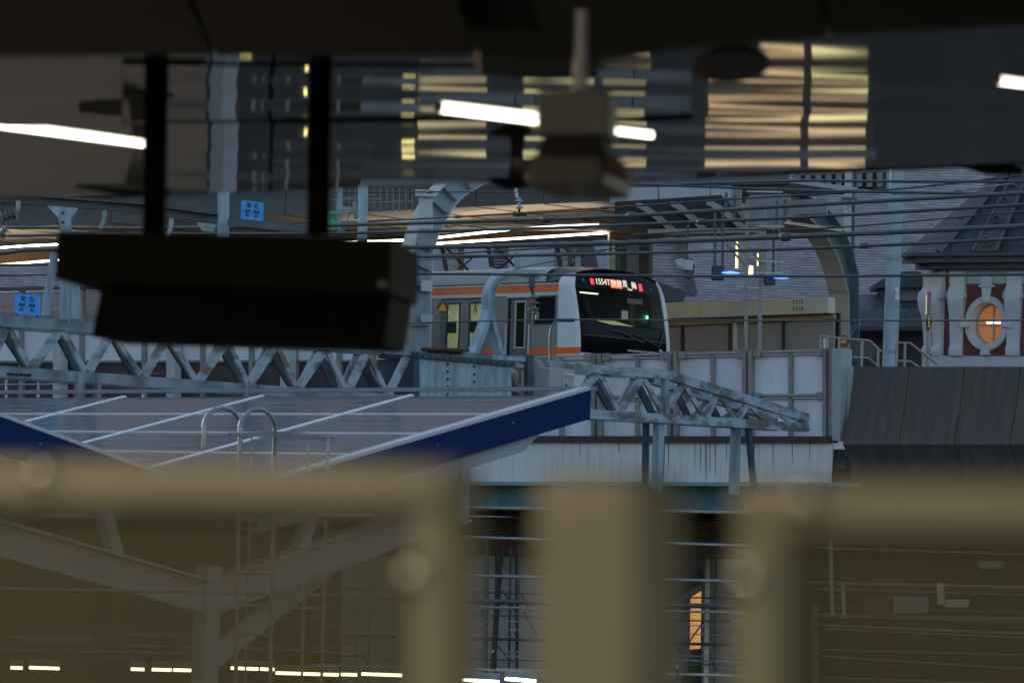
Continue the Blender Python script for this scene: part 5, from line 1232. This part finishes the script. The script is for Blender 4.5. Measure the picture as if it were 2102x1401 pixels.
rib = MB(); rib.prism([tp(2010, 520, .44), tp(2058, 520, .44), tp(2104, 320, -.94), tp(2078, 320, -.94)], tn * .14); rbo = rib.build('roof_rib', mat('rib_dark', (.065, .055, .065), .6), sb)
for k, (x, y, r) in enumerate(((2037, 500, 13), (2049, 452, 10), (2060, 412, 9), (2068, 376, 7), (2078, 345, 6))):
    p = tp(x, y, .44 + .16 - 1.4 * (520 - y) / 200)
    mb = MB(); mb.lathe(p, tn, [(-.1, r * S_), (.05, r * S_), (.09, r * S_ * .8), (.04, r * S_ * .62), (.0, r * S_ * .5)], 20); mb.build('roundel', lead, rbo)
for x0, x1 in ((2010, 2078), (2058, 2104)):
    mb = MB(); mb.bar(tp(x0, 520, .56), tp(x1, 320, -.82), .06, .1, up=tn); mb.build('rib_edge', lead, rbo)

# unseen office tower added behind the station only for the solar panels to reflect
ot = thing('office_tower', 'tall office tower with horizontal louvre bands far behind the station, mirrored in solar panels', 'office building', V((-20, 200, 0)))
mb = MB(); mb.box(V((-20, 210, 60)), V((75, 0, 0)), V((0, 10, 0)), V((0, 0, 60))); mb.build('wall', mat('tower_wall', (.62, .55, .58), .6), ot); mat('city_wall', (.14, .13, .14), .7)
mb = MB()
for k in range(60): mb.box(V((-20, 199.6, 40 + k * 1.15)), V((75, 0, 0)), V((0, .4, 0)), V((0, 0, .28)))
mb.build('louvre', mat('tower_louvre', (.85, .81, .82), .6), ot)

for nm, c, hx, hy, h, l in (('city_block', V((-170, 70, 0)), 20, 130, 42, 'long dark city block far to the side, mirrored in the train side windows'), ('city_block', V((190, 60, 0)), 20, 130, 42, 'long dark city block beyond the right edge, mirrored in the train front')):
    cbk = thing(nm, l, 'office building', c)  # blocks added out of view to darken reflections in the train glass
    mb = MB(); mb.box(c + Z * h / 2, V((hx, 0, 0)), V((0, hy, 0)), Z * h / 2); mb.build('wall', bpy.data.materials['city_wall'], cbk)
    for k in range(9):
        mb = MB(); mb.box(c + Z * (4 + k * 4.2), V((hx + .1, 0, 0)), V((0, hy - 4, 0)), Z * 1.1); mb.build('window_band', M['tglass'], cbk)

# ------------------------------------------------------------------ stair railing, pole, platform marker near the parapet
sp = thing('steel_pole', 'tall pale blue-grey steel pole rising in front of the slate roof', 'pole', P(1826, 760, 66))
mb = MB(); mb.tube([P(1841, 320, 66), P(1838, 420, 66), P(1826, 770, 66)], [.125, .135, .15], 20); mb.build('shaft', mat('pole_paint', (.31, .38, .44), .5, var=.22, scale=2, stretch=(2, 2, .5)), sp)
for y in (530, 625, 722):
    mb = MB(); mb.tube([P(1834.5 - (y - 530) * .034, y - 5, 66), P(1834.2 - (y - 530) * .034, y + 5, 66)], .149, 20); mb.build('band', mat('pole_band', (.25, .30, .35), .5) if 'pb' not in M else M['pb'], sp); M['pb'] = bpy.data.materials['pole_band']
mb = MB(); mb.prism(poly([(1838, 590), (1845, 590), (1845, 615), (1838, 615)], 65.7), V((0, .02, 0))); plt = mb.build('number_plate', M['plate'] if 'plate' in M else bpy.data.materials['plate_white'], sp)
text('十一', (P(1841.5, 602, 65.69)), V((1, 0, 0)), Z, .07, ink, sp)
pm2 = thing('side_mast', 'slim grey mast with a clamp in front of the arched portal leg and slate roof', 'mast', P(1738, 760, 70))
mb = MB(); mb.bar(P(1743, 320, 80), P(1739, 500, 80), .16, .16); mb.build('shaft', M['pp'], pm2)
mb = MB(); mb.bar(P(1752, 320, 80.2), P(1748, 640, 80.2), .09, .12); mb.build('rear_flange', M['steel_dark'], pm2)
mb = MB(); mb.prism(poly([(1728, 404), (1760, 404), (1760, 412), (1728, 412)], 79.5), V((0, .3, 0))); mb.build('clamp', M['steel_dark'], pm2)
hr = thing('stair_railing', 'grey tubular stair railing stepping down behind the concrete parapet', 'railing', P(1750, 760, 62))
rl = mat('railing_grey', (.28, .26, .25), .45, metal=.3)
for pts in ([(1684, 690), (1785, 699), (1810, 722)], [(1840, 703), (1868, 704), (1925, 748)], [(1745, 733), (1782, 734), (1808, 756)], [(1838, 741), (1868, 741), (1890, 756)], [(1684, 690), (1684, 716)]):
    mb = MB(); mb.tube([P(x, y, 62) for x, y in pts], .022, 8); mb.build('handrail', rl, hr)
for x, y0 in ((1697, 691), (1723, 693), (1770, 698), (1803, 715), (1841, 703), (1858, 704)):
    mb = MB(); mb.tube([P(x, y0, 62), P(x - 2, 770, 62)], .024, 8); mb.build('baluster', rl, hr)
mb = MB(); mb.prism(poly([(1690, 694), (1700, 694), (1700, 716), (1690, 716)], 62.3), V((0, .02, 0))); mb.build('infill_panel', M['white_panel'], hr)
mb = MB(); mb.prism(poly([(1745, 698), (1800, 704), (1800, 734), (1745, 734)], 62.4), V((0, .02, 0))); mb.build('infill_panel', M['dgrey'], hr)
bg2 = thing('platform_marker', 'slim platform marker post with a red cap, lit side and small black katakana sign', 'marker post', P(1905, 760, 63))
mb = MB(); mb.tube([P(1906, 640, 63), P(1903, 775, 63)], .03, 10); mb.build('post', rl, bg2)
mb = MB(); mb.tube([P(1907.5, 603, 63), P(1906, 647, 63)], .04, 14); mb.build('lamp_body', mat('lamp_body', (.12, .12, .12), .3), bg2)
mb = MB(); mb.bar(P(1902, 604, 62.95), P(1901, 645, 62.95), .02, .03); mb.build('lamp_strip', glow('cream_strip', (1, .9, .6), .22), bg2)
mb = MB(); mb.lathe(P(1907.5, 603.5, 63), Z, [(0, .052), (.015, .052), (.06, .01)], 14); mb.build('cap', mat('red_cap', (.65, .03, .05), .4), bg2)
mb = MB(); mb.prism(poly([(1902, 652), (1913, 652), (1912, 671), (1901, 671)], 62.9), V((0, .04, 0))); mb.build('sign_plate', M['black'], bg2)
yk = glow('amber_letter', (.9, .55, .05), .35)
for k, ch in enumerate('ホーム'):
    if ch == 'ー': mb = MB(); mb.bar(P(1907.2, 659.6, 62.88), P(1907.0, 663.6, 62.88), .012, .006, up=(0, 1, 0)); mb.build('lettering', yk, bg2)
    else: text(ch, P(1907.3 - .1 * k, 655.5 + 6.2 * k, 62.88), V((1, 0, 0)), Z, .062, yk, bg2)
mb = MB(); mb.prism(poly([(1902, 672), (1908, 672), (1908, 677), (1902, 677)], 62.9), V((0, .04, 0))); mb.build('junction', M['black'], bg2)
# small fittings on wires at upper right
for i, (x, y, r) in enumerate(((1873, 383, 7), (1917, 392, 10), (1911, 468, 7), (1910, 478, 4))):
    lab = ['small pulley ring on the wire left of the turret roof', 'larger pale ring fitting on wires in front of the slate roof', 'faint ring fitting hanging before the slate roof', 'tiny ring below the faint fitting before the slate roof'][i]
    rg = thing('wire_fitting', lab, 'wire fitting', P(x, y, 60))
    for rr in ((1.0,) if i != 1 else (1.0, .55)):
        mb = MB(); c = P(x, y, 60); mb.tube([c + V((math.cos(k * math.pi / 8), 0, math.sin(k * math.pi / 8))) * r / F * 60 * rr for k in range(17)], .010, 6); mb.build('ring', M['steel'], rg)
cable('silver wire with fittings climbing toward the turret roof at upper right', [(1700, 392), (1760, 389), (1870, 400), (1960, 392), (2102, 374), (2300, 352)], .012, 60, 'galv', 'wire', clamps=((1966, 392),))

# ------------------------------------------------------------------ beneath the viaduct
uw = thing('underpass_wall', 'blue-grey sheeted wall in the gloom beneath the viaduct', 'wall', P(1200, 1401, 80))
M['uw'] = mat('underpass_sheet', (.32, .34, .38), .6, var=.25, scale=1)
for x0, x1 in ((700, 1016), (1020, 1058), (1062, 1130), (1134, 1262), (1266, 1398), (1450, 1600)):
    mb = MB(); mb.prism(poly([(x0, 1140), (x1, 1140), (x1, 1700), (x0, 1700)], 69), V((0, .1, 0))); mb.build('wall_sheet', M['uw'], uw)
mb = MB(); mb.prism(poly([(-300, 1060), (2400, 1060), (2400, 1800), (-300, 1800)], 80), V((0, .2, 0))); mb.build('back_wall', mat('gloomy_wall', (.05, .043, .036), .8, var=.4, scale=.8), uw)  # dark backdrop added to hide the sky and keep the underside dark
dw = thing('lit_doorway', 'narrow doorway glowing orange in the gloom between the bare post and right railing', 'doorway', P(1425, 1335, 72))
mb = MB(); mb.prism(poly([(1418, 1210), (1440, 1212), (1438, 1330), (1416, 1332)], 72), V((0, .05, 0))); mb.build('opening', glow('doorway_glow', (1, .50, .14), .25), dw)
mb = MB(); mb.prism(poly([(1370, 1255), (1416, 1260), (1412, 1378), (1368, 1378)], 71.6), V((0, .1, 0))); mb.build('door', M['uw'], dw)
ccol = mat('pier_concrete', (.26, .26, .26), .8, var=.5, scale=1.5)
pr = thing('concrete_pier', 'stained concrete pier right of the orange doorway beneath the viaduct', 'pier', P(1465, 1401, 68))
mb = MB(); mb.prism(poly([(1442, 1165), (1510, 1168), (1510, 1700), (1438, 1700)], 68), V((.2, .6, 0))); mb.build('shaft', ccol, pr)
mb = MB(); mb.prism(poly([(1375, 1166), (1445, 1166), (1445, 1192), (1375, 1190)], 68.4), V((.2, .6, 0))); mb.build('corbel', ccol, pr)
sf = thing('scaffold', 'dark steel scaffold frames and braces beneath the viaduct seen through the gaps', 'scaffold', P(1150, 1401, 66))
for x, w in ((996, 3), (1066, 3), (1048, 5), (1002, 5), (1300, 4), (1372, 3), (1470, 3), (1453, 9), (905, 3), (760, 3), (820, 3), (735, 3)):
    mb = MB(); mb.bar(P(x, 1120, 66), P(x - 4, 1420, 66), w / F * 66, w / F * 66); mb.build('standard', M['cream'] if x == 1453 else M['dark_trim'], sf)
for y, w, m_ in ((1215, 3, 'dark_trim'), (1262, 3, 'dgrey'), (1272, 2, 'steel'), (1310, 6, 'rust'), (1344, 3, 'steel'), (1352, 3, 'dgrey'), (1372, 5, 'cream'), (1290, 2, 'steel'), (1232, 2, 'dark_trim'), (1335, 2, 'steel')):
    mb = MB(); mb.bar(P(640, y - 8, 65.8), P(1560, y + 14, 65.8), w / F * 66, w / F * 66); mb.build('ledger', M[m_], sf)
rr = random.Random(3)
for k in range(16):
    x = rr.choice([980, 1010, 1040, 1060, 1380, 1400, 1440, 760, 800, 720]) + rr.uniform(-15, 15); y = rr.uniform(1190, 1330)
    mb = MB(); mb.bar(P(x, y, 66.4), P(x + rr.choice([-40, 40, 28]), y + rr.uniform(35, 60), 66.4), .03, .03); mb.build('brace', M[rr.choice(['dark_trim', 'steel', 'dgrey'])], sf)
mb = MB(); mb.bar(P(1300, 1290, 65.5), P(1440, 1205, 65.5), .1, .1); mb.build('raker', M['steel_dark'], sf)
dc = thing('dark_column', 'black steel column beneath the viaduct in the gap left of the bare post', 'column', P(1018, 1380, 64))
mb = MB(); mb.bar(P(1027, 1140, 64), P(1012, 1372, 64), .11, .11); mb.build('shaft', M['black'], dc)
mb = MB(); mb.prism(poly([(1008, 1333), (1014, 1333), (1014, 1338), (1008, 1338)], 63.9), V((0, .02, 0))); mb.build('tag', M['cream'], dc)
for y0, dx, r, Y, lab in ((1043, .018, .03, 56, 'thick pale pipe just below the teal girder'), (1105, .03, .026, 55, 'pale pipe crossing the rusty girder in the gaps'), (1183, .02, .03, 58, 'grey pipe above the scaffold frames in the gaps'), (1235, .02, .045, 59, 'thick grey pipe halfway down the gaps'), (1247, .02, .02, 58.5, 'thin pipe hugging the underside of the thick grey pipe')):
    pi_ = thing('service_pipe', lab, 'pipe', P(1200, y0, Y), 'pipes running beneath the viaduct')
    mb = MB(); mb.tube([P(860, y0 - dx * 200, Y), P(1300, y0 + dx * 240, Y), P(2300, y0 + dx * 1300, Y)], r, 10); mb.build('run', M['galv'] if r < .04 else M['steel_dark'], pi_)
jb = thing('small_lamp_box', 'small grey-green box on a stem beneath the viaduct left of the concrete pier', 'box', P(1393, 1380, 63))
mb = MB(); mb.prism(poly([(1383, 1352), (1404, 1352), (1404, 1373), (1383, 1373)], 63), V((0, .15, 0))); mb.build('case', mat('box_green', (.12, .13, .10), .5), jb, bevel=.01)
mb = MB(); mb.bar(P(1391, 1372, 63.05), P(1391, 1400, 63.05), .04, .04); mb.build('stem', M['dgrey'], jb)
mb = MB(); mb.prism(poly([(1388, 1364), (1393, 1364), (1393, 1370), (1388, 1370)], 62.95), V((0, .03, 0))); mb.build('plate', M['cream'], jb)
# dim things behind the right glass pane
for (x0, y0, x1, y1, m_, lab, nm) in ((1705, 1105, 1709, 1262, 'cream', 'pale thin vertical conduit behind the right glass pane', 'conduit'), (1730, 1200, 1733, 1268, 'cream', 'short pale stub conduit beside the longer one behind the right glass', 'conduit'), (1672, 1240, 1674, 1420, 'pp', 'pale post behind the right glass pane near its stile', 'post'), (1930, 1195, 1932, 1240, 'alu', 'short bright downpipe behind the right glass pane', 'downpipe')):
    Y = 54; w = .05 if nm == 'conduit' else .1
    t = thing(nm, lab, nm, P(x1, y1, Y)); mb = MB(); mb.bar(P(x0, y0, Y), P(x1, y1, Y), w, w); mb.build('shaft', M[m_], t)
for (x0, y0, x1, y1, m_, lab) in ((1775, 1225, 1835, 1258, 'cream', 'brick-red box behind the right glass pane'), (1822, 1224, 1906, 1258, 'lgrey', 'framed pale hatch behind the right glass pane'), (1942, 1230, 1990, 1246, 'white_panel', 'white notice plate behind the right glass pane'), (2010, 1150, 2060, 1166, 'lgrey', 'grey duct end at far right behind the glass')):
    t = thing('wall_box', lab, 'wall box', P((x0 + x1) / 2, y1, 58)); mb = MB(); mb.prism(poly([(x0, y0), (x1, y0), (x1, y1), (x0, y1)], 58), V((0, .15, 0))); mb.build('case', mat('red_box', (.20, .07, .05), .6) if 'red' in lab else M[m_], t, bevel=.01)
for i, (y0, y1, r) in enumerate(((1206, 1222, .014), (1262, 1275, .012), (1278, 1304, .022), (1285, 1312, .012), (1330, 1345, .012), (1338, 1380, .014), (1388, 1405, .012))):
    t = thing('low_wire', ['highest dim wire behind the right glass pane', 'second dim wire behind the right glass, above a thicker one', 'thickest dim cable behind the right glass pane', 'thin wire hugging the thickest dim cable from below', 'dim wire above the steeper one in the lower right glass', 'steeply sloping pale wire in the lower right glass', 'lowest dim wire at the bottom of the right glass'][i], 'wire', P(1850, (y0 + y1) / 2, 50), 'wires behind the right glass pane')
    mb = MB(); mb.tube([P(1500, y0 - .03 * 120, 50), P(2300, y1 + .04 * 100, 50)], r, 6); mb.build('strand', M['steel'], t)
for i, (y, x0, x1) in enumerate(((1305, 0, 190), (1312, 60, 190), (1332, 0, 420), (1300, 270, 430), (1325, 270, 620), (1207, 0, 900))):
    t = thing('low_wire', ['upper dim wire at far left behind the left glass', 'short dim wire under the upper far left one', 'long dim wire above the left lamp rows', 'dim wire left of the Y column', 'dim wire passing behind the Y column above the lamps', 'long thin wire crossing the V arms of the roof column'][i], 'wire', P((x0 + x1) / 2, y, 47 if i < 5 else 26), 'wires behind the left glass pane')
    Y = 47 if i < 5 else 26
    mb = MB(); mb.tube([P(x0 - 20, y - 1, Y), P(x1, y + .02 * (x1 - x0), Y)], .012, 6); mb.build('strand', M['steel'], t)
for o in bpy.data.objects:
    if '_b' in o: del o['_b']
